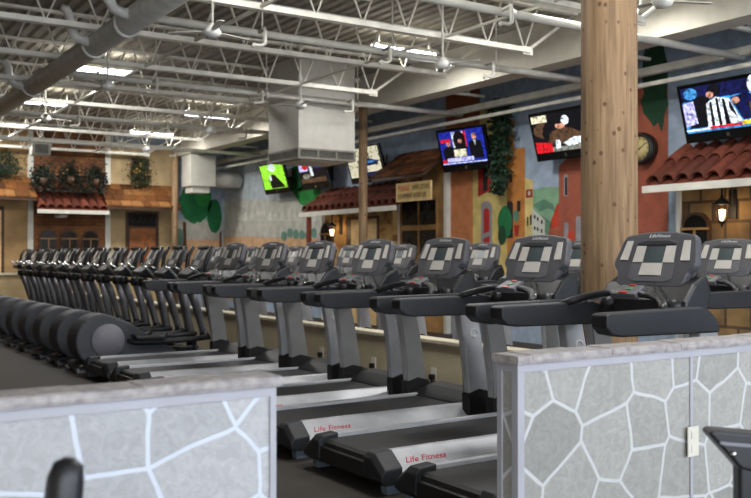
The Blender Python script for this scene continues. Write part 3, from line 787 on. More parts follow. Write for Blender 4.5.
for i in range(5):
    xc = dp0.x+0.12+i*0.14; q.tube([(xc+0.06*math.cos(t), -0.05, zc+0.09*math.sin(t)) for t in [k*PI/6 for k in range(13)]], 0.012, 5)
q.build('transom_scroll', 'iron', tf)
w0, w1 = onY(131,158,BY), onY(149,181,BY)
MB().box(w0.x, w1.x, -0.03, 0, w1.z, w0.z).build('window_frame', 'dark_wood', tf)
MB().box(w0.x+0.06, w1.x-0.06, -0.035, -0.03, w1.z+0.06, w0.z-0.06).build('window_pane', 'window_dark', tf)
lf = thing('tan_facade', 'yellow-tan plaster house front at the left edge of the far end', 'facade', (0, BY, 0))
MB().box(-3.9, x0-0.13, 0, 0.14, 0, 4.4).build('plaster_wall', 'tan_stucco', lf)
k0, k1 = onY(-14,208,BY), onY(4,208,BY)
MB().box(k0.x, k1.x, -0.03, 0, 0, k0.z+0.05).build('door_frame', 'dark_wood', lf)
MB().box(k0.x+0.07, k1.x-0.07, -0.05, -0.03, 0, k0.z-0.05).build('door', 'door_tan', lf)
RY = 22.1
z0 = lambda px, py, Y: onY(px, py, Y).z
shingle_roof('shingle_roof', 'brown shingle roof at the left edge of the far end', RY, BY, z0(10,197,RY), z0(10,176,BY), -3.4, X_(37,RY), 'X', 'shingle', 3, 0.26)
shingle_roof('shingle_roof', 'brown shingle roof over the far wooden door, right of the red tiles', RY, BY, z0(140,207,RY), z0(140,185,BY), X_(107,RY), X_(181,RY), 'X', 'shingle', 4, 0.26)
tile_roof('tile_roof', 'red clay tile awning below the iron balcony on the brick front', RY, BY, z0(70,210,RY), z0(70,193,BY), X_(38,RY), X_(108,RY), 'X', 0.21)
# balcony
by0 = 22.35
bz0, bz1 = z0(70,192,by0), z0(70,176,by0)
bx0, bx1 = X_(36.5,by0), X_(103.5,by0)
bc = thing('balcony_railing', 'black scrolled iron balcony railing above the red tile awning', 'railing', (bx0, by0, bz0))
L = bx1-bx0; Hh = bz1-bz0
mb = MB(); mb.box(0,L,-0.02,0.02,Hh-0.03,Hh); mb.box(0,L,-0.02,0.02,0,0.03); mb.box(0,0.03,0,0.38,Hh-0.03,Hh); mb.box(L-0.03,L,0,0.38,Hh-0.03,Hh); mb.box(0,0.03,0,0.38,0,0.03); mb.box(L-0.03,L,0,0.38,0,0.03)
mb.build('rail', 'iron', bc)
mb = MB()
for k in range(7): mb.box(k*L/6-0.01 if k else 0, k*L/6+0.015, -0.012, 0.012, 0, Hh)
mb.build('baluster_set', 'iron', bc)
mb = MB()
for k in range(6):
    cx_ = (k+0.5)*L/6
    for s in (-0.065, 0.065):
        mb.tube([(cx_+s+0.07*math.cos(t), 0, Hh*0.45+0.10*math.sin(t)) for t in [j*PI/7 for j in range(15)]], 0.011, 5)
mb.build('scrollwork', 'iron', bc)
for (px, py, lb, wd_, fl, ol) in ((43,178,'left-most potted plant trailing over the iron balcony rail',0.42,0,0),(70,177,'middle potted plant with a few flowers on the iron balcony rail',0.36,1,0),(95,179,'right-most arching potted plant on the iron balcony rail',0.42,0,0)):
    c = onY(px, py, 22.22)
    t = thing('potted_plant', lb, 'potted plant', (c.x, c.y, c.z-0.18), 0, 'plants on the balcony')
    MB().lathe([(0.0,0),(0.08,0),(0.12,0.18),(0.10,0.18),(0.0,0.15)], (0,0,0), 'z', 14).build('pot', 'dark_wood', t)
    pts = []
    for k in range(1100):
        an = rnd.uniform(0, 2*PI); rr = abs(rnd.gauss(0,0.5))*wd_; rr = min(rr, 0.27); pts.append((rr*math.cos(an), rr*math.sin(an)*0.25, 0.24+0.14*rnd.gauss(0,1)-rr*rr*0.7))
    m_ = MB(); leaves(m_, pts, 0.07, rnd); m_.build('foliage', 'leaf_blackish', t)
    if fl:
        m_ = MB()
        for k in range(5): m_.lathe([(0,-0.02),(0.028,0),(0,0.02)], (rnd.uniform(-0.2,0.2), -0.14, rnd.uniform(0.1,0.4)), 'z', 8)
        m_.build('blossom', 'flower', t)
for (px, py, lb, wd_) in ((140,171,'flowering plant spilling from the far upper window box',0.28),(2,162,'dark leafy plant at the left edge above the shingle roof',0.45)):
    c = onY(px, py, 22.6)
    t = thing('hanging_plant', lb, 'plant', (c.x, c.y, c.z-0.1))
    MB().box(-0.2,0.2,-0.06,0.14,-0.05,0.08).build('planter', 'dark_wood', t)
    pts = [(rnd.gauss(0,0.5)*wd_, rnd.uniform(-0.12,0.02), 0.12+rnd.gauss(0,0.17)-(0.2 if rnd.random() < 0.4 else 0)) for k in range(1000)]
    m_ = MB(); leaves(m_, pts, 0.065, rnd); m_.build('foliage', 'leaf_olive' if px > 100 else 'leaf_dark', t)
    if px > 100:
        m_ = MB()
        for k in range(8): m_.lathe([(0,-0.025),(0.03,0),(0,0.025)], (rnd.uniform(-0.2,0.2), -0.13, rnd.uniform(-0.1,0.35)), 'z', 8)
        m_.build('blossom', 'flower', t)
# white box speaker in front of the brick
c = onY(40, 149, 20.5)
sp = thing('speaker_box', 'pale box loudspeaker hung from the joists in front of the far brick', 'speaker', (c.x, 20.5, c.z))
MB().prism([(-0.2,-0.14),(0.18,-0.14),(0.22,0.12),(-0.16,0.12)], 'y', -0.15, 0.15).build('cabinet', 'duct_white', sp, bevel=0.01)
MB().tube([(0,0,0.12),(0,0,CZ-0.05-c.z)], 0.008, 6).build('hanger', 'white_paint', sp)
MB().box(-0.14,0.14,-0.16,-0.15,-0.1,0.09).build('speaker_grille','grille',sp)
# round light under the far awning
c = onY(61, 216, 22.5)
ul = MB().lathe([(0.0,-0.05),(0.14,-0.03),(0.16,0.03),(0.0,0.03)], (0,0,0), 'z', 16).tube([(0,0,0.02),(0,0,0.45)],0.012,6).build('awning_light', 'white_paint'); ul.location = c
tag(ul, 'small round white light under the far red tile awning', 'light fitting')

# ================================================================= TELEVISIONS
def tv(cy, label, art, W=1.25, Hh=0.74, yaw=0.0, zc=3.19):
    r = thing('wall_television', label, 'television', (9.62, cy, zc), 0, 'flat televisions tilted out from the mural wall')
    tilt = math.radians(16)
    r.rotation_euler = (0, 0, yaw)
    # local frame: u = towards image right (-Y), v = up along the screen, n = towards the viewer
    u = Vector((0,-1,0)); v = Vector((-math.sin(tilt), 0, math.cos(tilt))); nn = u.cross(v)
    m = frame(u, v, (0,0,0))
    MB().box(-W/2, W/2, -Hh/2, Hh/2, -0.035, 0.03, mtx=m).build('casing', 'black_frame', r, bevel=0.008)
    MB().box(-W*0.3, W*0.3, -Hh*0.32, Hh*0.32, -0.09, -0.035, mtx=m).build('back_shell', 'black_frame', r)
    sw, s0, s1 = W/2-0.05, -Hh/2+0.125, Hh/2-0.045
    names = []; mb = MB()
    for li, (mn_, pts) in enumerate(art):
        if mn_ not in names: names.append(mn_)
        pp_ = [(-sw+2*sw*p[0], s0+(s1-s0)*(1-p[1]), 0.031+0.0006*li) for p in pts]
        if sum(pp_[i][0]*pp_[(i+1)%len(pp_)][1]-pp_[(i+1)%len(pp_)][0]*pp_[i][1] for i in range(len(pp_))) < 0: pp_ = pp_[::-1]
        mb.add(pp_, [list(range(len(pp_)))], False, names.index(mn_), m)
    mb.build('screen', names, r)
    MB().box(-0.02, 0.02, -Hh/2+0.04, -Hh/2+0.085, 0.03, 0.034, mtx=m).build('badge', 'chrome', r)
    MB().box(0.02, 0.38, -0.05, 0.05, -0.04, 0.04).box(0.36, 0.38, -0.2, 0.2, -0.2, 0.2).build('wall_bracket', 'black_frame', r)
    return r
R_ = lambda a,b,c,d: [(a,b),(c,b),(c,d),(a,d)]
def oval(cx,cy,rx,ry,n=12): return [(cx+rx*math.cos(2*PI*k/n), cy+ry*math.sin(2*PI*k/n)) for k in range(n)]
tv(19.12, 'television with a bright green picture and dark figure', [('scr_green',R_(0,0,1,1)),('scr_white',oval(.5,.14,.16,.16)),('scr_dark',[(.32,.98),(.30,.6),(.42,.42),(.55,.4),(.7,.6),(.95,.98)]),('scr_white',oval(.36,.55,.05,.12))])
tv(17.27, 'television with a dark crowd picture below the duct box, right of the green one', [('scr_dark',R_(0,0,1,1)),('scr_lilac',R_(.02,.1,.35,.5)),('scr_red',oval(.25,.3,.12,.15)),('scr_white',R_(.42,0,.52,.7)),('scr_blue',oval(.75,.25,.18,.2)),('scr_brown',R_(.02,.78,.98,.95)),('scr_grey',oval(.25,.7,.15,.1))])
tv(15.17, 'television showing a blue vehicle on white, cut by the slim timber post', [('scr_cream',R_(0,0,1,1)),('scr_navy',[(.3,.42),(.6,.36),(.95,.5),(.92,.62),(.35,.66)]),('scr_cyan',[(.45,.46),(.85,.48),(.8,.54),(.45,.54)]),('scr_brown',R_(.66,.18,.70,.4)),('scr_navy',R_(.3,.85,.95,1)),('scr_cyan',R_(.5,.66,.56,.85))])
def person(cx, top, w, h, body, skin='scr_skin'):
    return [(body,[(cx-w*.5,top+h),(cx-w*.45,top+h*.36),(cx-w*.15,top+h*.26),(cx+w*.15,top+h*.26),(cx+w*.45,top+h*.36),(cx+w*.5,top+h)]),(skin,oval(cx,top+h*.14,w*.17,h*.13))]
tv(12.08, 'television with a blue news broadcast of three people', [('scr_blue',R_(0,0,1,1)),('scr_white',R_(.3,.04,.62,.5)),('scr_red',R_(.56,.02,.62,.5)),('scr_dark',oval(.46,.3,.14,.3))]+person(.47,.25,.26,.5,'scr_dark')+person(.2,.28,.3,.62,'scr_dark')+person(.8,.12,.3,.75,'scr_dark')+[('scr_white',[(.77,.32),(.83,.32),(.80,.5)]),('scr_red',R_(.03,.22,.26,.32)),('scr_cream',R_(.3,.56,.58,.78)),('scr_lilac',R_(.12,.8,.72,.92)),('scr_red',R_(.0,.84,.12,.94)),('scr_white',R_(.0,.95,1,.975))], yaw=0.12, W=1.13)
tv(9.75, 'television showing a man in a cap at a table, cut by the log column', [('scr_dark',R_(0,0,1,1)),('scr_cream',R_(0,.02,.28,.2)),('scr_brown',oval(.2,.42,.2,.22)),('scr_dark',oval(.32,.5,.16,.3)),('scr_brown',[(.22,.8),(.3,.5),(.5,.36),(.68,.45),(.95,.66),(.95,.85)]),('scr_skin',oval(.5,.33,.09,.1)),('scr_dark',oval(.48,.2,.12,.1)),('scr_white',oval(.6,.22,.07,.12)),('scr_red',[(0,.7),(.3,.76),(.3,1),(0,1)]),('scr_grey',R_(.3,.88,1,1)),('scr_white',R_(.37,.7,.45,.92)),('scr_white',[(.5,.8),(.7,.68),(1,.7),(1,.82),(.6,.9)])])
tv(7.00, 'television with a football game and striped referee', [('scr_cyan',R_(0,0,1,1)),('scr_navy',R_(.0,.0,1,.3)),('scr_dark',[(.1,.3),(.25,.2),(.35,.3),(.3,.9),(.05,.9)]),('scr_cyan',oval(.12,.14,.09,.13)),('scr_lilac',[(.0,.35),(.14,.3),(.16,.8),(.0,.85)]),('scr_dark',oval(.42,.13,.08,.13)),('scr_skin',oval(.36,.22,.05,.07)),('scr_white',[(.28,.92),(.30,.4),(.42,.28),(.58,.36),(.7,.85),(.6,.92)]),('scr_dark',[(.33,.9),(.34,.38),(.37,.36),(.37,.9)]),('scr_dark',[(.42,.9),(.42,.32),(.45,.3),(.46,.9)]),('scr_dark',[(.50,.9),(.50,.34),(.53,.35),(.56,.9)]),('scr_dark',[(.58,.6),(.57,.4),(.6,.45),(.66,.8)]),('scr_navy',oval(.62,.15,.11,.16)),('scr_navy',[(.6,.35),(.8,.28),(.95,.45),(.98,.8),(.72,.85)]),('scr_skin',oval(.66,.42,.05,.07)),('scr_brown',[(.8,.5),(.88,.48),(.94,.9),(.84,.9)]),('scr_white',oval(.92,.15,.1,.22)),('scr_red',R_(.3,.9,.7,.95)),('scr_yellow',R_(.7,.86,1,.95)),('scr_white',R_(0,.92,.3,.96))])

# ================================================================= TREADMILLS
def make_treadmill():
    r = thing('treadmill', '', 'treadmill')
    MB().box(-0.09,1.95,-0.37,0.37,0.05,0.165).build('deck_frame', 'black_plastic', r)
    MB().prism([(-0.115,0.17),(-0.105,0.195),(-0.08,0.210),(1.48,0.218),(1.48,0.14),(-0.08,0.10),(-0.11,0.12)], 'y', -0.285, 0.285).build('running_belt', 'belt', r)
    for s in (-1, 1):
        pr = [(0.465,0.08),(0.465,0.130),(0.340,0.232),(0.325,0.238),(0.29,0.236),(0.285,0.20),(0.33,0.08)]
        rl = MB().prism([(s*p[0],p[1]) for p in pr], 'x', -0.02, 1.56).build('side_rail', 'silver', r, bevel=0.004)
        ec = MB(); rg = []
        for (x_, zt_, zb_) in ((-0.15,0.20,0.09),(-0.12,0.235,0.06),(0.0,0.245,0.06)):
            rg += [(x_,s*0.27,zb_),(x_,s*0.475,zb_),(x_,s*0.475,zt_-0.085),(x_,s*0.36,zt_),(x_,s*0.27,zt_)]
        fs_ = [(i*5+k, i*5+(k+1)%5, (i+1)*5+(k+1)%5, (i+1)*5+k) for i in range(2) for k in range(5)]+[(4,3,2,1,0),(10,11,12,13,14)]
        if s > 0: fs_ = fs_
        else: fs_ = [f[::-1] for f in fs_]
        ec.add(rg, fs_); ec.build('end_cap', 'charcoal', r, bevel=0.008)
        MB().prism([(-0.09,0.0),(-0.10,0.05),(-0.06,0.07),(0.06,0.08),(0.03,0.02),(0.0,0.0)], 'y', *(sorted((s*0.38, s*0.45)))).build('rear_foot', 'foot_blue', r, bevel=0.006)
        pts = [(1.435,0.26),(1.635,0.26),(1.60,0.5),(1.555,0.75),(1.50,0.98),(1.33,0.98),(1.375,0.75),(1.41,0.5)]
        up = MB().prism(pts, 'y', *(sorted((s*0.385, s*0.455)))).build('upright', 'silver', r, bevel=0.012)
        MB().prism([(1.42,0.16),(1.415,0.33),(1.53,0.36),(1.645,0.33),(1.66,0.16)], 'y', *(sorted((s*0.375, s*0.465)))).build('upright_boot', 'rubber', r, bevel=0.008)
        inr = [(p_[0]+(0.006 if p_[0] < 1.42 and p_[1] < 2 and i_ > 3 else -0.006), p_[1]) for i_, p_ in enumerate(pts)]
        MB().prism(inr, 'y', *(sorted((s*0.377, s*0.386)))).build('inner_grey_face', 'inner_grey', up, bevel=0.003)  # thin added sheet, makes the inner face greyer than the silver
        em = MB(); em.tube([(1.47+0.032*math.cos(t), s*0.457, 0.80+0.032*math.sin(t)) for t in [k*PI/8 for k in range(15)]], 0.005, 6)
        em.tube([(1.45,s*0.457,0.835),(1.448,s*0.457,0.785),(1.468,s*0.457,0.782)], 0.005, 6)
        em.build('emblem', 'white_ink', up)
        hp = [(0.555,1.03),(0.555,1.095),(0.58,1.105),(1.34,1.115),(1.41,1.09),(1.46,1.05),(1.50,0.985),(1.49,0.965),(0.68,0.975),(0.60,0.99)]
        MB().prism(hp, 'y', *(sorted((s*0.36, s*0.475)))).build('handrail', 'charcoal', r, bevel=0.010, seg=2)
        if s < 0:
            text_mesh('side_lettering', 'Life Fitness', 0.062, 'red_ink', rl, frame((1,0,0),(0,0.125,0.102),(0.06,-0.405,0.1805)), 0.35, 0.001, sx=1.1)
            text_mesh('deck_lettering', 'Life Fitness', 0.036, 'white_ink', rl, frame((1,0,0),(0,1,0),(0.26,-0.31,0.2385)), 0.3, 0.0005, sx=1.6)
    MB().prism([(1.44,0.10),(1.44,0.222),(1.50,0.25),(1.62,0.295),(1.76,0.31),(1.90,0.27),(1.98,0.16),(1.98,0.05),(1.5,0.05)], 'y', -0.37, 0.37).build('motor_cover', 'charcoal', r, bevel=0.025, seg=3)
    for s in (-1,1): MB().lathe([(0.0,-0.02),(0.03,-0.02),(0.03,0.02),(0.0,0.02)], (1.85,s*0.36,0.03), 'y', 14).build('transport_wheel', 'rubber', r)
    MB().box(-0.14,-0.10,-0.27,0.27,0.07,0.17).build('rear_roller_guard', 'black_plastic', r, bevel=0.01)
    # console
    tilt = math.radians(21)
    u = Vector((0,-1,0)); v = Vector((math.sin(tilt),0,math.cos(tilt)))
    m = frame(u, v, (1.44,0,1.21))
    ol = [(-0.225,0.0),(-0.255,0.02),(-0.275,0.10),(-0.315,0.14),(-0.318,0.17),(-0.285,0.31),(-0.265,0.345),(-0.12,0.366),(0.0,0.371),(0.12,0.366),(0.265,0.345),(0.285,0.31),(0.318,0.17),(0.315,0.14),(0.275,0.10),(0.255,0.02),(0.225,0.0)]
    con = MB().prism(ol, 'z', -0.035, 0.02, mtx=m).build('console', 'console_grey', r, bevel=0.012, seg=3)
    MB().prism([(-0.17,0.055),(-0.155,0.29),(-0.10,0.312),(0.10,0.312),(0.155,0.29),(0.17,0.055),(0.12,0.035),(-0.12,0.035)], 'z', 0.02, 0.024, mtx=m).build('console_inlay', 'console_light', con)
    def pad(pts): MB().prism(pts, 'z', 0.024, 0.029, mtx=m).build('button_pad', 'pad_grey', con)
    MB().prism([(-0.268,0.175),(-0.205,0.175),(-0.198,0.305),(-0.245,0.305)], 'z', 0.020, 0.026, mtx=m).build('button_pad', 'pad_grey', con)
    MB().prism([(0.268,0.175),(0.205,0.175),(0.198,0.305),(0.245,0.305)], 'z', 0.020, 0.026, mtx=m).build('button_pad', 'pad_grey', con)
    pad([(-0.158,0.16),(-0.078,0.16),(-0.078,0.27),(-0.15,0.27)]); pad([(0.158,0.16),(0.078,0.16),(0.078,0.27),(0.15,0.27)])
    pad([(-0.085,0.075),(0.085,0.075),(0.078,0.155),(-0.078,0.155)])
    MB().box(-0.073,0.073,0.163,0.262,0.024,0.028,mtx=m).build('display', 'lcd', con)
    MB().prism([(-0.15,0.275),(0.15,0.275),(0.148,0.285),(0.09,0.302),(-0.09,0.302),(-0.148,0.285)], 'z', 0.024, 0.034, mtx=m).build('display_hood', 'charcoal', con)
    text_mesh('console_lettering', 'LifeFitness', 0.030, 'white_ink', con, m @ Matrix.Translation((0,0.338,0.0205)), 0.3, 0.0008, 'CENTER', 1.3)
    # dark rear housing and neck
    MB().prism([(-0.24,-0.02),(-0.28,0.12),(-0.26,0.30),(-0.1,0.35),(0.1,0.35),(0.26,0.30),(0.28,0.12),(0.24,-0.02)], 'z', -0.075, -0.034, mtx=m).build('console_back', 'black_plastic', con, bevel=0.02)
    MB().prism([(1.34,1.02),(1.36,1.14),(1.44,1.24),(1.56,1.30),(1.60,1.2),(1.56,1.02),(1.5,0.96),(1.38,0.96)], 'y', -0.34, 0.34).build('crossbar', 'black_plastic', r, bevel=0.02)
    for s in (-1,1):
        MB().lathe([(0.0,0.0),(0.05,0.0),(0.055,0.09),(0.047,0.09),(0.043,0.02),(0.0,0.02)], (1.36,s*0.26,1.06), 'z', 16).build('cup_holder', 'black_plastic', r)
    for s in (-1,1):
        MB().tube([(1.08,s*0.40,1.09),(1.14,s*0.36,1.125),(1.20,s*0.28,1.155),(1.235,s*0.18,1.175),(1.25,s*0.08,1.18)], [0.026,0.026,0.024,0.022,0.02], 10).build('grip_bar', 'black_plastic', r)
        MB().tube([(1.30,s*0.10,1.19),(1.27,s*0.20,1.165),(1.235,s*0.27,1.14),(1.20,s*0.31,1.125)], [0.017,0.019,0.019,0.017], 10).build('pulse_sensor', 'chrome', r)
    cp = MB().prism([(-0.10,0.0),(-0.085,0.12),(0.085,0.12),(0.10,0.0)], 'z', -0.03, 0.012, mtx=frame(u, Vector((math.cos(0.45),0,math.sin(0.45))), (1.20,0,1.17))).build('control_pad', 'console_light', r, bevel=0.008)
    m2 = frame(u, Vector((math.cos(0.45),0,math.sin(0.45))), (1.20,0,1.17))
    MB().box(-0.03,0.03,0.004,0.022,0.012,0.018,mtx=m2).build('stop_button', 'red_button', cp); MB().box(-0.02,0.025,0.10,0.112,0.012,0.018,mtx=m2).build('reset_button', 'red_button', cp)
    MB().box(-0.012,0.03,0.05,0.075,0.012,0.017,mtx=m2).build('start_button', 'green_button', cp)
    MB().tube([(1.42,-0.06,1.25),(1.36,-0.10,1.235),(1.31,-0.16,1.20),(1.30,-0.2,1.16)], 0.006, 6).build('safety_cord', 'rubber', r)
    return r
tm0 = make_treadmill()
side = ['nearest the right stone half wall and log column', 'second, its console just left of the log column', 'third from the right', 'fourth from the right, in the middle of the row', 'fifth from the right', 'sixth from the right', 'seventh from the right, next to the elliptical trainers']
for k in range(7):
    t = tm0 if k == 0 else copy_tree(tm0)
    t.location = (3.08, (3.84,4.92,6.05,7.12,8.18,9.23,10.28)[k], 0); t['group'] = 'front row of treadmills'
    t['label'] = 'grey treadmill in the front row, '+side[k]
SC = 7.12
for k, px in enumerate((725, 576, 479, 399, 347, 292)):
    K = 1089.8*SC; y = (K/(px+220)-S33*SC)/C33
    t = copy_tree(tm0); t.location = (SC-1.51, y, 0); t['group'] = 'second row of treadmills'
    t['label'] = 'grey treadmill in the row beyond the cream knee wall, %s from the right' % ORD[k]
for k in range(2):
    t = copy_tree(tm0); t.location = (SC-1.51, y+1.65*(k+1), 0); t['group'] = 'second row of treadmills'
    t['label'] = 'grey treadmill in the row beyond the cream knee wall, %s from the right' % ORD[6+k]

# ================================================================= ELLIPTICAL TRAINERS
def make_elliptical():
    r = thing('elliptical_trainer', '', 'elliptical trainer')
    prof = []
    for k in range(15):
        a = PI*1.32-k*(PI*0.95)/14
        prof.append((0.36+0.325*math.cos(a), 0.365+0.325*math.sin(a)))
    prof += [(0.72,0.56),(0.95,0.40),(1.16,0.28),(1.30,0.20),(1.30,0.12),(1.1,0.08),(0.3,0.06)]
    MB().prism(prof, 'y', -0.21, 0.21, smooth=False).build('drum_cover', 'drum', r, bevel=0.03, seg=3)
    for s in (-1,1):
        MB().lathe([(0.0,0.0),(0.205,0.0),(0.2,0.012),(0.0,0.016)] if s > 0 else [(0.0,-0.016),(0.2,-0.012),(0.205,0.0),(0.0,0.0)], (0.42,s*0.212,0.37), 'y', 32).build('side_disc', 'disc', r)
        MB().tube([(0.66,s*0.20,0.36),(0.74,s*0.25,0.34),(1.0,s*0.27,0.33),(1.45,s*0.29,0.34),(1.76,s*0.30,0.36)], [0.03,0.04,0.04,0.035,0.03], 10).build('pedal_bar', 'charcoal', r)
        MB().prism([(0.72,0.385),(0.70,0.44),(0.74,0.41),(1.08,0.40),(1.12,0.45),(1.12,0.385),(1.0,0.36),(0.8,0.36)], 'y', *(sorted((s*0.20, s*0.36)))).build('foot_pedal', 'black_plastic', r, bevel=0.01)
        MB().tube([(1.80 if s < 0 else 1.88,s*0.30,0.30),(1.78 if s < 0 else 1.85,s*0.31,0.42),(1.73 if s < 0 else 1.76,s*0.31,0.72),(1.66,s*0.30,0.97)], [0.052,0.05,0.056,0.062], 12).build('swing_arm', 'silver_dark', r)
        MB().lathe([(0.0,-0.05),(0.055,-0.045),(0.065,0.0),(0.055,0.045),(0.0,0.05)], (1.795 if s < 0 else 1.87,s*0.30,0.33), 'y', 14).build('pivot_joint', 'black_plastic', r)
        MB().lathe([(0.04,-0.07),(0.075,-0.055),(0.08,0.04),(0.05,0.07)], (1.65,s*0.30,1.0), 'z', 14).build('arm_collar', 'black_plastic', r)
        MB().tube([(1.645,s*0.30,1.04),(1.60,s*0.29,1.12),(1.50,s*0.28,1.22),(1.42,s*0.29,1.27)], [0.024,0.024,0.022,0.02], 10).build('chrome_link', 'chrome', r)
        MB().tube([(1.62,s*0.29,1.10),(1.63,s*0.31,1.25),(1.66,s*0.33,1.40),(1.73,s*0.32,1.52)], [0.02,0.028,0.028,0.024], 10).build('hand_grip', 'black_plastic', r)
        MB().box(0.03,0.14,*(sorted((s*0.16,s*0.28))),0.0,0.06).build('rear_foot', 'silver_dark', r, bevel=0.015)
    MB().box(0.05,0.2,-0.28,0.28,0.03,0.10).box(0.1,2.02,-0.07,0.07,0.05,0.14).box(1.92,2.05,-0.3,0.3,0.0,0.1).build('base_frame', 'black_plastic', r, bevel=0.012)
    MB().tube([(1.95,0,0.1),(1.88,0,0.5),(1.76,0,1.0),(1.70,0,1.22)], [0.075,0.06,0.055,0.05], 12).build('mast', 'charcoal', r)
    MB().tube([(1.66,-0.30,1.0),(1.78,0,0.98),(1.66,0.30,1.0)], 0.03, 8).build('pivot_axle', 'black_plastic', r)
    tilt = math.radians(28); m = frame((0,-1,0), (math.sin(tilt),0,math.cos(tilt)), (1.62,0,1.22))
    con = MB().prism([(-0.18,0.0),(-0.22,0.1),(-0.215,0.28),(-0.17,0.33),(0.17,0.33),(0.215,0.28),(0.22,0.1),(0.18,0.0)], 'z', -0.06, 0.02, mtx=m).build('console', 'console_light', r, bevel=0.012)
    MB().box(-0.07,0.07,0.16,0.27,0.02,0.026,mtx=m).build('display', 'lcd', con)
    for x0 in (-0.18, 0.09): MB().box(x0,x0+0.09,0.13,0.28,0.02,0.026,mtx=m).build('button_pad', 'pad_grey', con)
    MB().box(-0.08,0.08,0.05,0.12,0.02,0.026,mtx=m).build('button_pad', 'pad_grey', con)
    MB().prism([(1.46,1.10),(1.44,1.16),(1.60,1.26),(1.72,1.24),(1.74,1.1),(1.66,1.06)], 'y', -0.20, 0.20).build('bottle_tray', 'black_plastic', r, bevel=0.015)
    MB().prism([(-0.2,0.3),(-0.15,0.325),(0.15,0.325),(0.2,0.3)], 'z', 0.02, 0.05, mtx=m).build('reading_ledge', 'black_plastic', con)
    return r
el0 = make_elliptical()
for k in range(12):
    t = el0 if k == 0 else copy_tree(el0)
    t.location = (2.90, 11.28+0.925*k, 0); t['group'] = 'row of elliptical trainers'
    t['label'] = 'grey drum-backed elliptical trainer, %s' % (('nearest, its round side disc fully in view') if k == 0 else ('last in the row by the far wall' if k == 11 else ORD[k]+' from the treadmills'))

# ================================================================= SMALL THINGS
def outlet(mk_, label):
    return tag(mk_, label, 'outlet')
lbs = ['lower wall outlet on the cream knee wall, left one of three', 'wall outlet with plug on the cream knee wall, middle of three', 'wall outlet with plug on the cream knee wall, right-most']
for i, (px, py) in enumerate(((322,352),(374,363),(434,374))):
    p = onX(px, py, 5.27)
    t = thing('wall_outlet', lbs[i], 'outlet', p, 0, 'outlets on the knee wall')
    MB().box(-0.008,0,-0.04,0.04,-0.06,0.06).build('cover_plate', 'outlet', t)
    MB().box(-0.045,-0.008,-0.028,0.028,-0.05,0.0).tube([(-0.03,0,-0.04),(-0.03,0,-0.10),(-0.02,0,-p.z+0.15),(-0.02,0,-p.z+0.012)], 0.01, 6).build('plug', 'rubber', t)
p = onY(692, 441, 2.386)
t = thing('wall_outlet', 'pale outlet plate on the near right stone half wall', 'outlet', p)
MB().box(-0.033,0.033,-0.007,0.0,-0.06,0.06).build('cover_plate', 'outlet', t, bevel=0.003)
for z in (-0.028, 0.028): MB().box(-0.017,0.017,-0.011,-0.007,z-0.016,z+0.016).build('socket', 'outlet', t, bevel=0.003)

def screen_pt(px, py, Z):
    xc = (px-CX)/F_PX*Z; return Vector((C33*xc+S33*Z, -S33*xc+C33*Z, CAMZ+(HY-py)*Z/F_PX))
# bike on the right: only its black handlebar horn and column reach the picture
bR = screen_pt(752, 470, 2.45)
bk = thing('exercise_bike', 'black glossy exercise machine with pointed arm rest at the lower right corner', 'exercise bike', (bR.x, bR.y, 0))
a = Vector((C33, -S33, 0))           # runs parallel to the pointed arm
def bl(u, w, z): return (a.x*u-a.y*w*0, a.y*u, z) if False else (a.x*u+S33*w, a.y*u+C33*w, z)
def slab(pts, w0, w1, name, mt_, bev, par):
    mb = MB(); n = len(pts); vs = [bl(p[0], w0, p[1]) for p in pts]+[bl(p[0], w1, p[1]) for p in pts]
    fs = [list(range(n)), list(range(2*n-1, n-1, -1))]+[(i, n+i, n+(i+1)%n, (i+1)%n) for i in range(n)]
    mb.add(vs, fs[:], False); return mb.build(name, mt_, par, bevel=bev, seg=3)
slab([(-0.128,0.945),(-0.115,0.955),(0.0,0.945),(0.16,0.92),(0.20,0.88),(0.16,0.80),(-0.045,0.852)], -0.035, 0.035, 'arm_rest', 'black_plastic', 0.012, bk)
slab([(-0.045,0.86),(0.16,0.86),(0.20,0.12),(-0.045,0.12)], -0.028, 0.028, 'column', 'black_plastic', 0.01, bk)
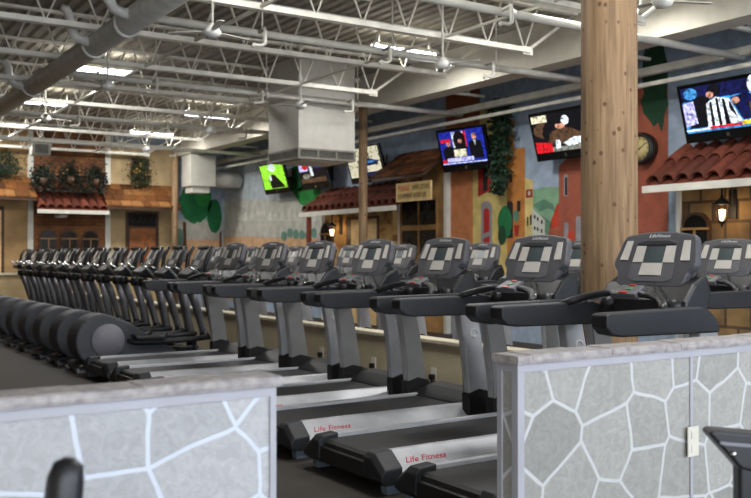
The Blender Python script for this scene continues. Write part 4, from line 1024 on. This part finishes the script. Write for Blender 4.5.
slab([(-0.10,0.925),(0.14,0.905),(0.14,0.897),(-0.10,0.917)], -0.039, -0.034, 'trim_strip', 'silver_dark', 0, bk)
slab([(-0.10,0.0),(-0.10,0.06),(0.05,0.13),(0.6,0.13),(0.7,0.06),(0.7,0.0)], -0.10, 0.10, 'base', 'black_plastic', 0.02, bk)
MB().lathe([(0.0,-0.006),(0.008,-0.006),(0.008,0.006),(0.0,0.006)], bl(-0.065,-0.038,0.893), 'y', 10).build('bolt', 'chrome', bk)
# left: only the rounded top of a black grip
g0 = screen_pt(66, 463, 1.75)
bk2 = thing('exercise_bike', 'black rounded grip top of a machine at the lower left corner', 'exercise bike', (g0.x, g0.y, 0))
zt = g0.z
MB().tube([(0.012,0,0.55),(0.0,0,0.7),(-0.006,0,zt-0.09),(0.0,0,zt-0.03),(0.006,0,zt-0.002),(0.008,0,zt+0.010)], [0.034,0.036,0.037,0.035,0.028,0.010], 16).build('grip', 'black_plastic', bk2)
MB().tube([(0.012,0,0.56),(0.03,0.0,0.3),(0.03,0,0.05)], 0.025, 10).build('stem', 'silver_dark', bk2)
MB().box(-0.35,0.3,-0.06,0.06,0,0.07).box(-0.06,0.06,-0.2,0.2,0,0.06).build('base', 'black_plastic', bk2, bevel=0.015)

# ================================================================= LIGHT, CAMERA
wd = bpy.data.worlds.new('World'); bpy.context.scene.world = wd; wd.use_nodes = True
bg = wd.node_tree.nodes['Background']; bg.inputs['Color'].default_value = (0.86, 0.91, 1.0, 1); bg.inputs['Strength'].default_value = 5.0
cam = bpy.data.cameras.new('Camera'); co = bpy.data.objects.new('Camera', cam); C.objects.link(co)
co.location = (0, 0, CAMZ); co.rotation_euler = (PI/2+math.atan(5/914), 0, -math.radians(33))
cam.lens = 914/751*36; cam.sensor_width = 36; cam.clip_end = 100; cam.dof.use_dof = True; cam.dof.focus_distance = 5.2; cam.dof.aperture_fstop = 3.5
sc = bpy.context.scene; sc.camera = co
sc.view_settings.view_transform = 'Standard'; sc.view_settings.look = 'None'; sc.view_settings.exposure = 0.0; sc.view_settings.gamma = 1
sc.view_settings.use_curve_mapping = False
